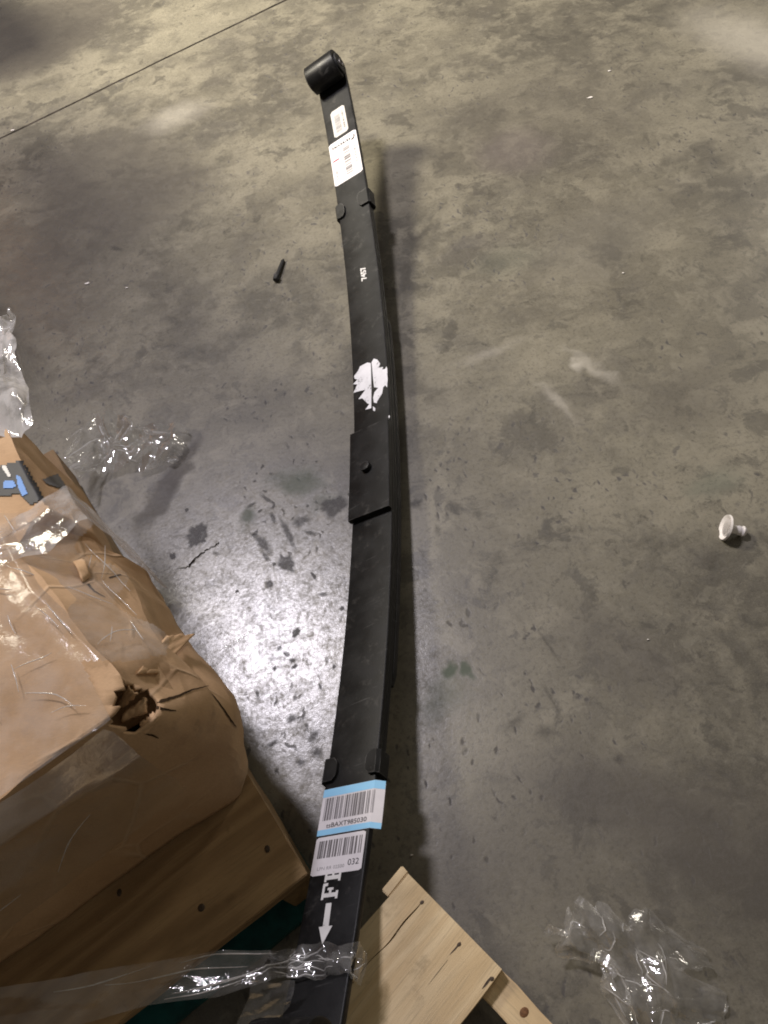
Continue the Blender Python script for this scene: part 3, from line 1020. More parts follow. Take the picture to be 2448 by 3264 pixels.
for (x, y) in ((852, 2706), (642, 2893), (737, 2515), (380, 2845)):  # dark knots in the old deck boards, built as flat discs
    disc('nail_head', at(x, y, DZ), 0.0040, MAT['nail'], PAL1, 0.0006, 11, random.uniform(0.6, 1.0), random.uniform(0, 3))

# right pallet: bright pine, the spring leans over its first board
QA = np.array([-0.0735591, 0.1587829, 0.0])
QF1 = np.array([0.561767, -0.827296, 0.0])
QF2 = np.array([-0.827296, -0.561767, 0.0])


def QL(u, v, z):
    return QA + QF1 * u + QF2 * v + np.array([0, 0, z])


QZ = 0.100
W_PINE = wood('fresh_pine_board', (0.74, 0.59, 0.36), (0.60, 0.445, 0.245), math.atan2(QF2[1], QF2[0]), 1.0, 0.6)
W_PINE2 = wood('fresh_pine_stringer', (0.76, 0.60, 0.36), (0.64, 0.475, 0.265), math.atan2(QF1[1], QF1[0]), 1.0, 0.6)
PAL2 = thing('wooden_pallet', 'bright pine pallet with a split corner board under the end of the spring', 'pallet', tuple(QL(0.2, 0.15, 0)))
plank('stringer', QL, (-0.001, 0.70), (0.0005, 0.031), 0.0165, QZ - 0.0165, W_PINE2, PAL2, seed=31)
plank('stringer', QL, (-0.001, 0.70), (0.26, 0.29), 0.0165, QZ - 0.0165, W_PINE2, PAL2, seed=32)
plank('lead_strip', QL, (-0.003, 0.0072), (-0.0005, 0.0305), QZ - 0.016, QZ - 0.0012, W_PINE, PAL2, seed=37)
# split board: two pieces with the crack between them
def board_split():
    u_crack = lambda v: 0.0352 + 0.0012 * math.sin(v * 40) + 0.0008 * math.sin(v * 130)
    gap = lambda v: max(0.0001, 0.0017 * math.exp(-((v - 0.035) / 0.028) ** 2) + 0.0006 * (v > 0.05)) if v > 0.010 else 0.00005
    for side in (0, 1):
        vs = np.concatenate([np.linspace(0, 0.12, 41), np.linspace(0.14, 0.30, 5)])
        V, Fc = [], []
        for v in vs:
            if side == 0:
                ua, ub = 0.0078 + 0.0005 * math.sin(v * 70), u_crack(v) - gap(v) / 2
            else:
                ua, ub = u_crack(v) + gap(v) / 2, 0.1335 + 0.0006 * math.sin(v * 50)
            for (u, z) in ((ua, QZ - 0.016), (ua, QZ), (ub, QZ), (ub, QZ - 0.016)):
                V.append(QL(u, v, z))
        n = len(vs)
        for i in range(n - 1):
            for j in range(4):
                Fc.append((4 * i + j, 4 * i + (j + 1) % 4, 4 * i + 4 + (j + 1) % 4, 4 * i + 4 + j))
        Fc += [(0, 1, 2, 3), (4 * n - 4, 4 * n - 3, 4 * n - 2, 4 * n - 1)]
        o = link('deck_board', V, Fc, W_PINE, PAL2)
        o['label'] = 'narrow split-off strip of the corner board' if side == 0 else 'wide corner board beside the split'


board_split()
for k, u in enumerate((0.30, 0.46)):
    plank('deck_board', QL, (u, u + 0.125), (0.0, 0.30), QZ - 0.016, QZ, W_PINE, PAL2, seed=40 + k)
for (x, y) in ((1345, 2876), (1463, 3010), (1568, 3120)):
    disc('nail_head', at(x, y, QZ), 0.0024, MAT['nail'], PAL2, 0.0008, 9, 0.7, 0.4)
# drying checks running from the nails along the grain
for k, (u, v0, ln, wd) in enumerate(((0.0885, 0.010, 0.016, 0.0007), (0.1300, 0.012, 0.014, 0.0011), (0.090, 0.03, 0.03, 0.0002))):
    vs = np.linspace(v0, v0 + ln, 9)
    V, Fc = [], []
    for i, v in enumerate(vs):
        ww = wd * math.sin(math.pi * (0.12 + 0.85 * i / 8))
        uu = u + 0.0012 * fbm(v * 30, k * 3.0)
        V += [QL(uu - ww, v, QZ + 0.0003), QL(uu + ww, v, QZ + 0.0003)]
    for i in range(8):
        Fc.append((2 * i, 2 * i + 1, 2 * i + 3, 2 * i + 2))
    link('drying_check', V, Fc, MAT['nail'], PAL2)
disc('knot', at(1671, 3227, QZ - 0.0165), 0.0050, MAT['knot'], PAL2, 0.0004, 14, 0.8, 0.5)


def creases(seed, count, freq, amp, decay=0.8):
    r = np.random.default_rng(seed)
    ang = r.uniform(0, math.pi, count)
    fr = freq * r.uniform(0.5, 1.8, count)
    ph = r.uniform(0, 1, count)
    am = amp * r.uniform(0.3, 1.0, count) / (fr / freq)

    def f(x, y):
        h = 0.0
        for a, q, p, m in zip(ang, fr, ph, am):
            k = (x * math.cos(a) + y * math.sin(a)) * q + p
            h += m * (abs((k % 1.0) * 2 - 1) - 0.5)
        return h
    return f


# ------------------------------------------------------------------ cartons
def carton(name, label, u0, u1, v1, z0, z1, vtop, vprof, corner, hole=None, seed=0.0, dent=None, amp=1.0):
    """crushed carton lofted from rings; vprof(w) = right side position, vtop(u) = upper right edge"""
    root = thing(name, label, 'carton', tuple(PL((u0 + u1) / 2, v1 / 2, z0)), 'cartons on the left pallet')
    NZ = 40
    K_f, K_r = 60, 72     # samples along the front (v) and the right side (u)

    def ring(w):
        vr = vprof(w)
        rad = corner(w)
        pts = []
        # start front-left, run along the front to the corner, along the right side, then back and left
        for k in range(K_f):
            pts.append(('f', u0, v1 + (vr + rad - v1) * k / K_f))
        for k in range(13):
            a = math.pi / 2 * k / 12
            pts.append(('c', u0 + rad - rad * math.cos(a), vr + rad - rad * math.sin(a)))
        for k in range(1, K_r):
            pts.append(('r', u0 + rad + (u1 - u0 - rad) * k / K_r, vr))
        for k in range(10):
            pts.append(('b', u1, vr + (v1 - vr) * k / 10))
        for k in range(10):
            pts.append(('l', u1 + (u0 - u1) * k / 10, v1))
        return pts
    rings = []
    for i in range(NZ + 1):
        w = i / NZ
        pts = ring(w)
        out = []
        for (kd, u, v) in pts:
            if kd in 'rc' and w > 0.72:
                f = (w - 0.72) / 0.28
                fc = f if kd == 'r' else f * min(1, max(0, (u - u0) / (corner(w) + 1e-6)))
                v = v + (vtop(u) - vprof(w)) * fc * fc if kd == 'r' else v + (vtop(u) - vprof(w)) * fc * fc
            out.append((u, v, z0 + (z1 - z0) * w))
        rings.append(out)
    NR = 16
    top = rings[-1]
    uc = (u0 + u1) / 2
    vc = (top[0][1] + top[66][1]) / 2
    for i in range(1, NR + 1):
        f = i / NR
        rings.append([(u + (uc - u) * f, v + (vc - v) * f, z1 - 0.010 * f * f * (3 - 2 * f)) for (u, v, z) in top])
    V, Fc = [], []
    m = len(rings[0])
    fold = creases(int(seed * 10), 7, 5.5, 0.0052)
    for r, rg in enumerate(rings):
        for (u, v, z) in rg:
            g = amp * (0.0022 * fbm(u * 9 + seed, v * 9, z * 9) + 0.0003 * fbm(u * 30, v * 30 + seed, z * 30) + fold(u - 0.7 * v, z + 0.6 * v + 0.2 * u) * (1.0 if r <= NZ else 0.35))
            du, dv, dz = 0, 0, 0
            if r <= NZ:
                dv -= g * 1.6
                du -= g
            dz += g * (1.0 if r > NZ else 0.5 * (z - z0) / (z1 - z0))
            if dent:
                a, b, c = dent(u, v, z)
                du, dv, dz = du + a, dv + b, dz + c
            V.append(PL(u + du, v + dv, z + dz))
    for i in range(len(rings) - 1):
        for j in range(m):
            q = (i * m + j, i * m + (j + 1) % m, (i + 1) * m + (j + 1) % m, (i + 1) * m + j)
            cu = sum(rings[a // m][a % m][0] for a in q) / 4
            cv = sum(rings[a // m][a % m][1] for a in q) / 4
            cz = sum(rings[a // m][a % m][2] for a in q) / 4
            if hole and hole(cu, cv, cz):
                continue
            Fc.append(q)
    o = link('carton_body', V, Fc, MAT['card'], root, 11)
    sol = o.modifiers.new('thickness', 'SOLIDIFY')
    sol.thickness = 0.0035
    sol.offset = -1
    return root


def lerp_pts(pts):
    xs, ys = zip(*pts)
    return lambda x: float(np.interp(x, xs, ys))


vp1 = lerp_pts([(0, -0.030), (0.10, -0.050), (0.25, -0.062), (0.45, -0.062), (0.62, -0.054), (0.76, -0.045), (0.9, -0.020), (1, -0.006)])
vt1 = lerp_pts([(-0.01, -0.012), (0.02, -0.014), (0.15, 0.015), (0.25, 0.020)])
cr1 = lerp_pts([(0, 0.030), (0.2, 0.055), (0.6, 0.045), (0.85, 0.022), (1, 0.012)])


def dent1(u, v, z):
    # crushed front right upper corner
    d = math.sqrt(((u - 0.02) / 0.05) ** 2 + ((v + 0.03) / 0.05) ** 2 + ((z - 0.335) / 0.06) ** 2)
    k = max(0, 1 - d) ** 2
    e = math.exp(-((z - 0.27 - 0.25 * (u)) / 0.010) ** 2) * max(0, 1 - abs(u - 0.06) / 0.07)
    return 0.020 * k, 0.016 * k + 0.004 * e, -0.012 * k


def hole1(u, v, z):
    # ragged opening at the crushed upper corner
    r = 0.004 * fbm(u * 60, v * 60, z * 60)
    return z > 0.356 + r and v + r < -0.001 - 0.62 * u and u < 0.030 + r - 0.60 * max(0.0, 0.388 - z)


CAR1 = carton('torn_carton', 'brown cardboard carton with a crushed corner torn open', -0.012, 0.228, 0.36, 0.114, 0.400, vt1, vp1, cr1, hole1, 1.3, dent1)


from mathutils.bvhtree import BVHTree


def surface_of(root):
    ob = [c for c in root.children if c.name.startswith('carton_body')][0]
    bpy.context.view_layer.update()
    dg = bpy.context.evaluated_depsgraph_get()
    ev = ob.evaluated_get(dg)
    me = ev.to_mesh()
    mw = ob.matrix_world
    tree = BVHTree.FromPolygons([mw @ v.co for v in me.vertices], [tuple(p.vertices) for p in me.polygons])
    ev.to_mesh_clear()
    return tree


def land(tree, x, y, lift, zdef=0.35):
    """point of a carton's skin found from photograph position x, y, raised along the skin normal"""
    o = Vector((0, 0, CAM_H))
    d = (Vector(at(x, y, 0)) - o).normalized()
    hit, nr, _, _ = tree.ray_cast(o, d)
    if hit is None:
        return at(x, y, zdef), np.array([0, 0, 1.0])
    if nr.dot(d) > 0:
        nr = -nr
    return np.array(hit + nr * lift), np.array(nr)


def skin_patch(name, tree, outline, mat, parent, lift=0.0012, cell=7.0):
    """thin print or scrap that follows a carton's skin; outline in photograph positions"""
    xs = [p[0] for p in outline]
    ys = [p[1] for p in outline]

    def inside(x, y):
        c = False
        for (x1, y1), (x2, y2) in zip(outline, outline[1:] + outline[:1]):
            if (y1 > y) != (y2 > y) and x < (x2 - x1) * (y - y1) / (y2 - y1) + x1:
                c = not c
        return c
    nx, ny = int((max(xs) - min(xs)) / cell) + 2, int((max(ys) - min(ys)) / cell) + 2
    V, Fc, idx = [], [], {}
    for i in range(nx):
        for j in range(ny):
            x, y = min(xs) + i * cell, min(ys) + j * cell
            if all(inside(x + a, y + b) for a in (0.0, cell) for b in (0.0, cell)):
                q = []
                for a, b in ((0, 0), (1, 0), (1, 1), (0, 1)):
                    k = (i + a, j + b)
                    if k not in idx:
                        idx[k] = len(V)
                        V.append(land(tree, min(xs) + k[0] * cell, min(ys) + k[1] * cell, lift)[0])
                    q.append(idx[k])
                Fc.append(tuple(q))
    return link(name, V, Fc, mat, parent, 60)


TREE1 = surface_of(CAR1)


def surf_patch(name, fn, nu, nv, mat, parent, smooth=60, thick=0.0):
    V = [fn(i / (nu - 1), j / (nv - 1)) for i in range(nu) for j in range(nv)]
    Fc = [(i * nv + j, i * nv + j + 1, (i + 1) * nv + j + 1, (i + 1) * nv + j) for i in range(nu - 1) for j in range(nv - 1)]
    o = link(name, V, Fc, mat, parent, smooth)
    if thick:
        m = o.modifiers.new('thickness', 'SOLIDIFY')
        m.thickness = thick
        m.offset = 0
    return o


def quad_fn(p00, p01, p10, p11, bow=0.0, rag=0.0, seed=0.0):
    p00, p01, p10, p11 = map(np.array, (p00, p01, p10, p11))
    nrm = np.cross(p10 - p00, p01 - p00)
    nrm = nrm / (np.linalg.norm(nrm) + 1e-12)
    if nrm[2] < 0:
        nrm = -nrm

    def f(a, b):
        a2 = a
        if rag and a > 0.6:
            a2 = a + rag * fbm(b * 5 + seed, seed) * (a - 0.6) * 2.5
        p = (p00 * (1 - a2) + p10 * a2) * (1 - b) + (p01 * (1 - a2) + p11 * a2) * b
        return p + nrm * (bow * math.sin(math.pi * a) + 0.0015 * fbm(a * 5 + seed, b * 5))
    return f


def L1(x, y, lift=0.001):
    return land(TREE1, x, y, lift)[0]


# torn flaps round the hole
surf_patch('torn_flap', quad_fn(L1(432, 2150), L1(500, 2145, 0.002), L1(520, 2035, 0.004), L1(592, 2042, 0.012), 0.004, 0.10, 2.0), 14, 12, MAT['card_torn'], CAR1, 50, 0.0015)
surf_patch('torn_flap', quad_fn(L1(388, 2302), L1(470, 2272), L1(402, 2268, 0.012), L1(468, 2226, 0.016), 0.002, 0.16, 5.0), 9, 16, MAT['card_torn'], CAR1, 50, 0.004)
surf_patch('torn_flap', quad_fn(L1(462, 2338), L1(508, 2288), L1(446, 2312, 0.010), L1(488, 2268, 0.012), 0.002, 0.3, 12.0), 9, 10, MAT['card_torn'], CAR1, 50, 0.0016)
surf_patch('torn_flap', quad_fn(L1(366, 2250), L1(408, 2182), L1(392, 2256, 0.003), L1(432, 2200, 0.004), 0.002, 0.35, 15.0), 9, 12, MAT['card_torn'], CAR1, 50, 0.0014)
surf_patch('torn_fleck', quad_fn(L1(232, 1800, .003), L1(262, 1795, .006), L1(262, 1860, .001), L1(285, 1845, .002), 0.004, 0.2, 3.0), 6, 6, MAT['card_torn'], CAR1, 60, 0.002)


# folded-in inner panel seen through the hole
surf_patch('inner_panel', quad_fn(PL(0.012, -0.034, 0.326), PL(0.052, -0.034, 0.344), PL(0.012, 0.030, 0.334), PL(0.052, 0.030, 0.362), 0.002, 0.1, 9.0), 8, 8, MAT['card'], CAR1, 40, 0.003)


def rip(pts, w, tree=TREE1, parent=CAR1):
    """narrow dark split in a carton's skin"""
    V, Fc = [], []
    P3, N3 = zip(*[land(tree, x, y, 0.0006) for x, y in pts])
    for i, p in enumerate(P3):
        d = P3[min(i + 1, len(P3) - 1)] - P3[max(i - 1, 0)]
        q = np.cross(d, N3[i])
        q = q / (np.linalg.norm(q) + 1e-12) * w[i]
        V += [p + q, p - q]
    for i in range(len(P3) - 1):
        Fc.append((2 * i, 2 * i + 1, 2 * i + 3, 2 * i + 2))
    return link('split', V, Fc, MAT['split'], parent)


def path(pts, k=6, jit=1.2, seed=1):
    r = random.Random(seed)
    out = []
    for (a, b), (c, d) in zip(pts[:-1], pts[1:]):
        for i in range(k):
            out.append((a + (c - a) * i / k + r.uniform(-jit, jit), b + (d - b) * i / k + r.uniform(-jit, jit)))
    return out + [pts[-1]]


pp = path([(505, 2238), (560, 2222), (610, 2200), (664, 2187)])
rip(pp, [0.0015 * (1 - i / len(pp)) + 0.0002 for i in range(len(pp))])
pp = path([(500, 2256), (530, 2262), (560, 2266)], 5, 0.8, 4)
rip(pp, [0.0011 * (1 - i / len(pp)) + 0.0003 for i in range(len(pp))])
pp = path([(670, 2206), (700, 2245), (735, 2295), (752, 2318)], 6, 1.2, 2)
rip(pp, [0.0013 * math.sin(math.pi * (0.15 + 0.8 * i / len(pp))) for i in range(len(pp))])
pp = path([(460, 2338), (485, 2343), (505, 2352)], 5, 0.8, 3)
rip(pp, [0.0009 * math.sin(math.pi * (0.1 + 0.85 * i / len(pp))) for i in range(len(pp))])
pp = path([(279, 1862), (300, 1885), (335, 1905)], 5, 0.8, 6)
rip(pp, [0.0014 * (1 - i / len(pp)) + 0.0002 for i in range(len(pp))])
pp = path([(347, 1843), (385, 1832)], 4, 0.3, 7)
rip(pp, [0.0009] * len(pp))


# second carton, further along the pallet
vp2 = lerp_pts([(0, -0.028), (0.3, -0.038), (0.7, -0.040), (0.9, -0.030), (1, -0.024)])
vt2 = lerp_pts([(0.2, -0.018), (0.5, -0.022)])
cr2 = lerp_pts([(0, 0.02), (1, 0.010)])
CAR2 = carton('printed_carton', 'brown cardboard carton with black and blue printing on top', 0.246, 0.43, 0.36, 0.114, 0.385, vt2, vp2, cr2, None, 7.7, None, 0.8)
# taller loads of the same row stand further along, left of the picture; they shade the floor from the left lamp
for nm, ua, ub, va, hh, lab in (('tall_carton', 1.30, 2.28, -0.075, 1.20, 'tall brown carton standing alone in the row beyond the printed carton'),
                                ('broad_carton', 2.465, 3.30, -0.255, 1.00, 'broad brown carton at the far end of the row of loads')):
    carton(nm, lab, ua, ub, va + 0.75, 0.0, hh, lambda u, a=va: a, lambda w, a=va: a, lambda w: 0.01, None, 3.1 + ua, None, 0.5)
TREE2 = surface_of(CAR2)
pr = skin_patch('printed_panel', TREE2, [(-60, 1500), (72, 1463), (112, 1533), (145, 1592), (95, 1617), (60, 1580), (-60, 1594)], MAT['black_print'], CAR2)
skin_patch('printed_square', TREE2, [(10, 1536), (48, 1531), (60, 1558), (14, 1562)], MAT['blue_print'], pr, 0.002, 4)
skin_patch('printed_stroke', TREE2, [(52, 1512), (70, 1522), (94, 1577), (75, 1588), (60, 1560)], MAT['blue_print'], pr, 0.002, 3)
skin_patch('printed_line', TREE2, [(4, 1488), (22, 1484), (42, 1522), (28, 1526)], MAT['label_dull'], pr, 0.002, 3)
skin_patch('printed_patch', TREE2, [(125, 1530), (184, 1508), (213, 1555), (196, 1562), (150, 1548)], MAT['grey_print'], CAR2, 0.0012, 4)


# ------------------------------------------------------------------ stretch film
def sheet(name, ctrl, nu, nv, mat, parent, seed, amp, freq, smooth=None, ragged=0.0, size=None, wave=0.0, holes=0.0):
    """film sheet through a grid of world control points, crumpled with straight creases"""
    C = np.array(ctrl, float)          # rows x cols x 3
    R_, Q_ = C.shape[:2]
    fr = creases(seed, 9, freq, amp)
    fx = creases(seed + 50, 6, freq, amp)
    fy = creases(seed + 90, 6, freq, amp)

    def base(a, b):
        x, y = a * (R_ - 1), b * (Q_ - 1)
        i, j = min(int(x), R_ - 2), min(int(y), Q_ - 2)
        fa, fb = x - i, y - j
        return (C[i, j] * (1 - fa) + C[i + 1, j] * fa) * (1 - fb) + (C[i, j + 1] * (1 - fa) + C[i + 1, j + 1] * fa) * fb
    V, Fc = [], []
    lu = np.linalg.norm(C[-1, 0] - C[0, 0])
    lv = np.linalg.norm(C[0, -1] - C[0, 0])
    for i in range(nu):
        for j in range(nv):
            a, b = i / (nu - 1), j / (nv - 1)
            a2, b2 = a, b
            if ragged:
                ea = max(0, abs(a - .5) * 2 - 0.75) / 0.25
                eb = max(0, abs(b - .5) * 2 - 0.75) / 0.25
                a2 = a + ragged * ea * fbm(b * 6 + seed, seed * 1.7)
                b2 = b + ragged * eb * fbm(a * 6 + seed, seed * 2.9)
            p = base(min(1, max(0, a2)), min(1, max(0, b2)))
            e = 1e-3
            du = base(min(1, a + e), b) - base(max(0, a - e), b)
            dv = base(a, min(1, b + e)) - base(a, max(0, b - e))
            n = np.cross(du, dv)
            n /= (np.linalg.norm(n) + 1e-12)
            if n[2] < 0:
                n = -n
            x, y = a * lu, b * lv
            h = fr(x, y) + wave * fbm(x * 12 + seed, y * 12, 0.5)
            q = p + n * h + du / (np.linalg.norm(du) + 1e-12) * fx(x, y) * 0.8 + dv / (np.linalg.norm(dv) + 1e-12) * fy(x, y) * 0.8
            V.append(q)
    V = np.array(V)
    for i in range(nu - 1):
        for j in range(nv - 1):
            q = (i * nv + j, i * nv + j + 1, (i + 1) * nv + j + 1, (i + 1) * nv + j)
            if holes:
                cpt = V[list(q)].mean(0)
                if fbm(i / nu * 9 + seed, j / nv * 9, 2.2) > 0.5 - holes:
                    pass
            Fc.append(q)
    o = link(name, V, Fc, mat, parent, smooth)
    return o


def floor_clamp(o, zmin=0.0015):
    for v in o.data.vertices:
        w = o.matrix_world @ v.co
        if w.z < zmin:
            v.co.z += zmin - w.z


# rolled-up folds: thin round ridges running over a crumpled sheet
def folds(o, n, count, seed, rad=0.0008, keep=None, lift=0.0012, step=1.6, turn=None):
    r = random.Random(seed)
    nu, nv = n
    co = [np.array(o.matrix_world @ v.co) for v in o.data.vertices]
    V, Fc = [], []
    for _ in range(count):
        a, b = r.uniform(0.08, 0.92) * nu, r.uniform(0.08, 0.92) * nv
        th = r.uniform(0, 2 * math.pi) if turn is None else turn + r.uniform(-0.25, 0.25)
        cur = r.uniform(-0.05, 0.05)
        pts = []
        for _k in range(r.randint(6, 18)):
            i, j = int(a), int(b)
            if not (1 <= i < nu - 2 and 1 <= j < nv - 2):
                break
            fa, fb = a - i, b - j
            p = (co[i * nv + j] * (1 - fa) + co[(i + 1) * nv + j] * fa) * (1 - fb) + (co[i * nv + j + 1] * (1 - fa) + co[(i + 1) * nv + j + 1] * fa) * fb
            if keep and not keep(p):
                break
            pts.append(p + np.array([0, 0, lift]))
            a += step * math.cos(th)
            b += step * math.sin(th)
            th += cur
        if len(pts) < 5:
            continue
        for k, p in enumerate(pts):
            d = pts[min(k + 1, len(pts) - 1)] - pts[max(k - 1, 0)]
            d = d / (np.linalg.norm(d) + 1e-9)
            s1 = np.cross(d, [0, 0, 1.0])
            s1 /= np.linalg.norm(s1) + 1e-9
            s2 = np.cross(s1, d)
            rr = rad * math.sin(math.pi * (0.1 + 0.8 * k / (len(pts) - 1)))
            base_i = len(V)
            for q in range(5):
                an = 2 * math.pi * q / 5
                V.append(p + (s1 * math.cos(an) + s2 * math.sin(an)) * rr)
            if k:
                for q in range(5):
                    Fc.append((base_i - 5 + q, base_i - 5 + (q + 1) % 5, base_i + (q + 1) % 5, base_i + q))
    if V:
        f = link('rolled_fold', V, Fc, MAT['film_fold'], o, 80)
        f['kind'] = 'stuff'
        return f


# film hugging the torn carton: top, chamfer and the upper right side
def wrap1():
    us = np.linspace(-0.012, 0.262, 8)
    rows = []
    for u in us:
        vt = vt1(u)
        row = [PL(u, 0.34, 0.404), PL(u, 0.16, 0.400), PL(u, vt + 0.05, 0.404), PL(u, vt + 0.004, 0.407), PL(u, vt - 0.028, 0.376), PL(u, -0.054, 0.338)]
        rows.append(row)
    w = tag(sheet('stretch_wrap', rows, 80, 110, MAT['film_wrap'], None, 3, 0.0011, 11, 60, 0.0, wave=0.0022), 'clear stretch film pulled tight over the torn carton', 'stretch film')
    def away(p):
        c = p - PO
        return c @ PE2 > 0.02 or c @ PE1 > 0.06
    folds(w, (80, 110), 34, 5, 0.0006, away, 0.0004, 1.4)
    bm = bmesh.new()
    bm.from_mesh(w.data)
    bm.faces.ensure_lookup_table()
    kill = []
    for f in bm.faces:
        c = np.array(f.calc_center_median()) - PO
        u, v, z = c @ PE1, c @ PE2, c[2]
        if u < 0.045 + 0.012 * math.sin(v * 60) and v < 0.010 or (v < -0.02 and z < 0.352 + 0.012 * math.sin(u * 70)):
            kill.append(f)
    bmesh.ops.delete(bm, geom=kill, context='FACES')
    bm.to_mesh(w.data)
    bm.free()
    # lower front sheet hanging over the front side
    rows = []
    for v in np.linspace(0.012, 0.34, 7):
        rows.append([PL(-0.022, v, 0.412), PL(-0.030, v, 0.37), PL(-0.028, v, 0.30), PL(-0.026, v, 0.235 - 0.10 * v)])
    hs = sheet('hanging_sheet', rows, 90, 40, MAT['film_thin'], w, 8, 0.0014, 9, 60, 0.03, wave=0.0012)
    fl = folds(hs, (90, 40), 10, 6, 0.0007, None, 0.0006, 2.0, 0.2)
    if fl:
        fl.parent = w


wrap1()


# milky layered film bridging the two cartons and tented at the far corner
def wrap2():
    rows = []
    for k, v in enumerate(np.linspace(0.20, -0.050, 7)):
        d = 0.010 * math.sin(k * 2.1)
        rows.append([PL(0.188 + d, v, 0.406), PL(0.212 + d, v, 0.405), PL(0.234 + d, v, 0.398), PL(0.256 + 0.4 * d, v, 0.394)])
    rows.append([PL(0.19, -0.066, 0.33), PL(0.212, -0.064, 0.32), PL(0.234, -0.060, 0.32), PL(0.262, -0.052, 0.34)])
    rows.append([PL(0.20, -0.070, 0.22), PL(0.215, -0.066, 0.21), PL(0.236, -0.062, 0.21), PL(0.262, -0.055, 0.23)])
    w = tag(sheet('stretch_wrap', rows, 90, 40, MAT['film_milky'], None, 21, 0.0022, 20, 45, 0.03, wave=0.002), 'milky band of stretch film bridging the two cartons', 'stretch film')
    T = at
    rows = [
        [T(-120, 1380, .40), T(60, 1372, .394), T(103, 1350, .392)],
        [T(-110, 1300, .40), T(20, 1290, .400), T(97, 1285, .388)],
        [T(-100, 1200, .395), T(10, 1200, .397), T(80, 1200, .385)],
        [T(-80, 1120, .38), T(5, 1120, .388), T(52, 1130, .38)],
        [T(-30, 1060, .375), T(10, 1060, .378), T(40, 1065, .375)],
        [T(8, 1022, .37), T(26, 1018, .37), T(42, 1010, .37)],
        [T(30, 1008, .366), T(40, 1002, .366), T(47, 997, .366)],
    ]
    t = tag(sheet('film_tent', rows, 70, 36, MAT['film_tent'], None, 33, 0.0042, 22, 18, 0.0, wave=0.002), 'milky stretch film tented to a peak off the end of the printed carton', 'stretch film')
    rows = [
        [T(97, 1345, .385), T(125, 1350, .33), T(160, 1370, .24)],
        [T(85, 1280, .385), T(112, 1285, .33), T(148, 1300, .24)],
        [T(70, 1190, .38), T(95, 1195, .33), T(122, 1210, .24)],
        [T(48, 1110, .375), T(65, 1110, .33), T(84, 1118, .25)],
        [T(40, 1070, .37), T(46, 1072, .34), T(52, 1075, .30)],
    ]
    sheet('film_edge', rows, 40, 20, MAT['film'], t, 35, 0.0012, 30, 30, 0, wave=0.002)


wrap2()


# film band wound round the near end of the spring and off to the left
def band():
    A_ = at
    cols = []
    tops = [(-60, 3150, .20), (200, 3112, .185), (420, 3075, .175), (650, 3045, .168), (850, 3022, .168)]
    bots = [(-60, 3330, .20), (200, 3275, .185), (420, 3228, .175), (650, 3172, .168), (850, 3128, .166)]
    rows = [[], [], []]
    for tp, bt in zip(tops, bots):
        md = tuple((x + y) / 2 for x, y in zip(tp, bt))
        for r, p in zip(rows, (tp, md, bt)):
            r.append(A_(*p))
    for t, n in ((-0.037, 0.004), (-0.020, 0.007), (0.0, 0.0065), (0.018, 0.006), (0.0375, 0.0035)):
        for r, s in zip(rows, (-0.6470, -0.6610, -0.6750)):
            r.append(S(s, t, n))
    for n in (-0.006, -0.016):
        for r, s in zip(rows, (-0.6470, -0.6610, -0.6750)):
            r.append(S(s, 0.0385, n))
    w = tag(sheet('film_band', rows, 26, 190, MAT['film_band'], None, 41, 0.0034, 22, 14, 0.0, wave=0.002), 'crumpled clear film band wound round the near end of the leaf spring', 'stretch film')
    folds(w, (26, 190), 26, 12, 0.0007, None, 0.0006, 3.0, math.pi / 2)
    rows = [[at(800, 3128, .164), at(870, 3130, .166), at(938, 3128, .168)], [at(795, 3180, .150), at(860, 3180, .152), at(934, 3168, .160)],
            [at(765, 3240, .130), at(845, 3230, .135), at(924, 3206, .150)], [at(740, 3300, .110), at(800, 3290, .115), at(860, 3270, .12)]]
    sheet('loose_tail', rows, 30, 24, MAT['film_band'], w, 44, 0.0016, 30, 25, 0.0, wave=0.002)


band()


# scraps of film left on the floor
def scrap(label, outline, seed, amp, hgt, mat, freq=22, n=(70, 70), ragged=0.25, strands=0):
    rows = []
    for row in outline:
        rows.append([at(x, y, 0.004 + hgt * q) for (x, y, q) in row])
    o = tag(sheet('film_scrap', rows, n[0], n[1], mat, None, seed, amp, freq, 14, ragged, wave=0.004), label, 'film scrap')
    floor_clamp(o)
    if strands:
        folds(o, n, strands, seed)
    return o


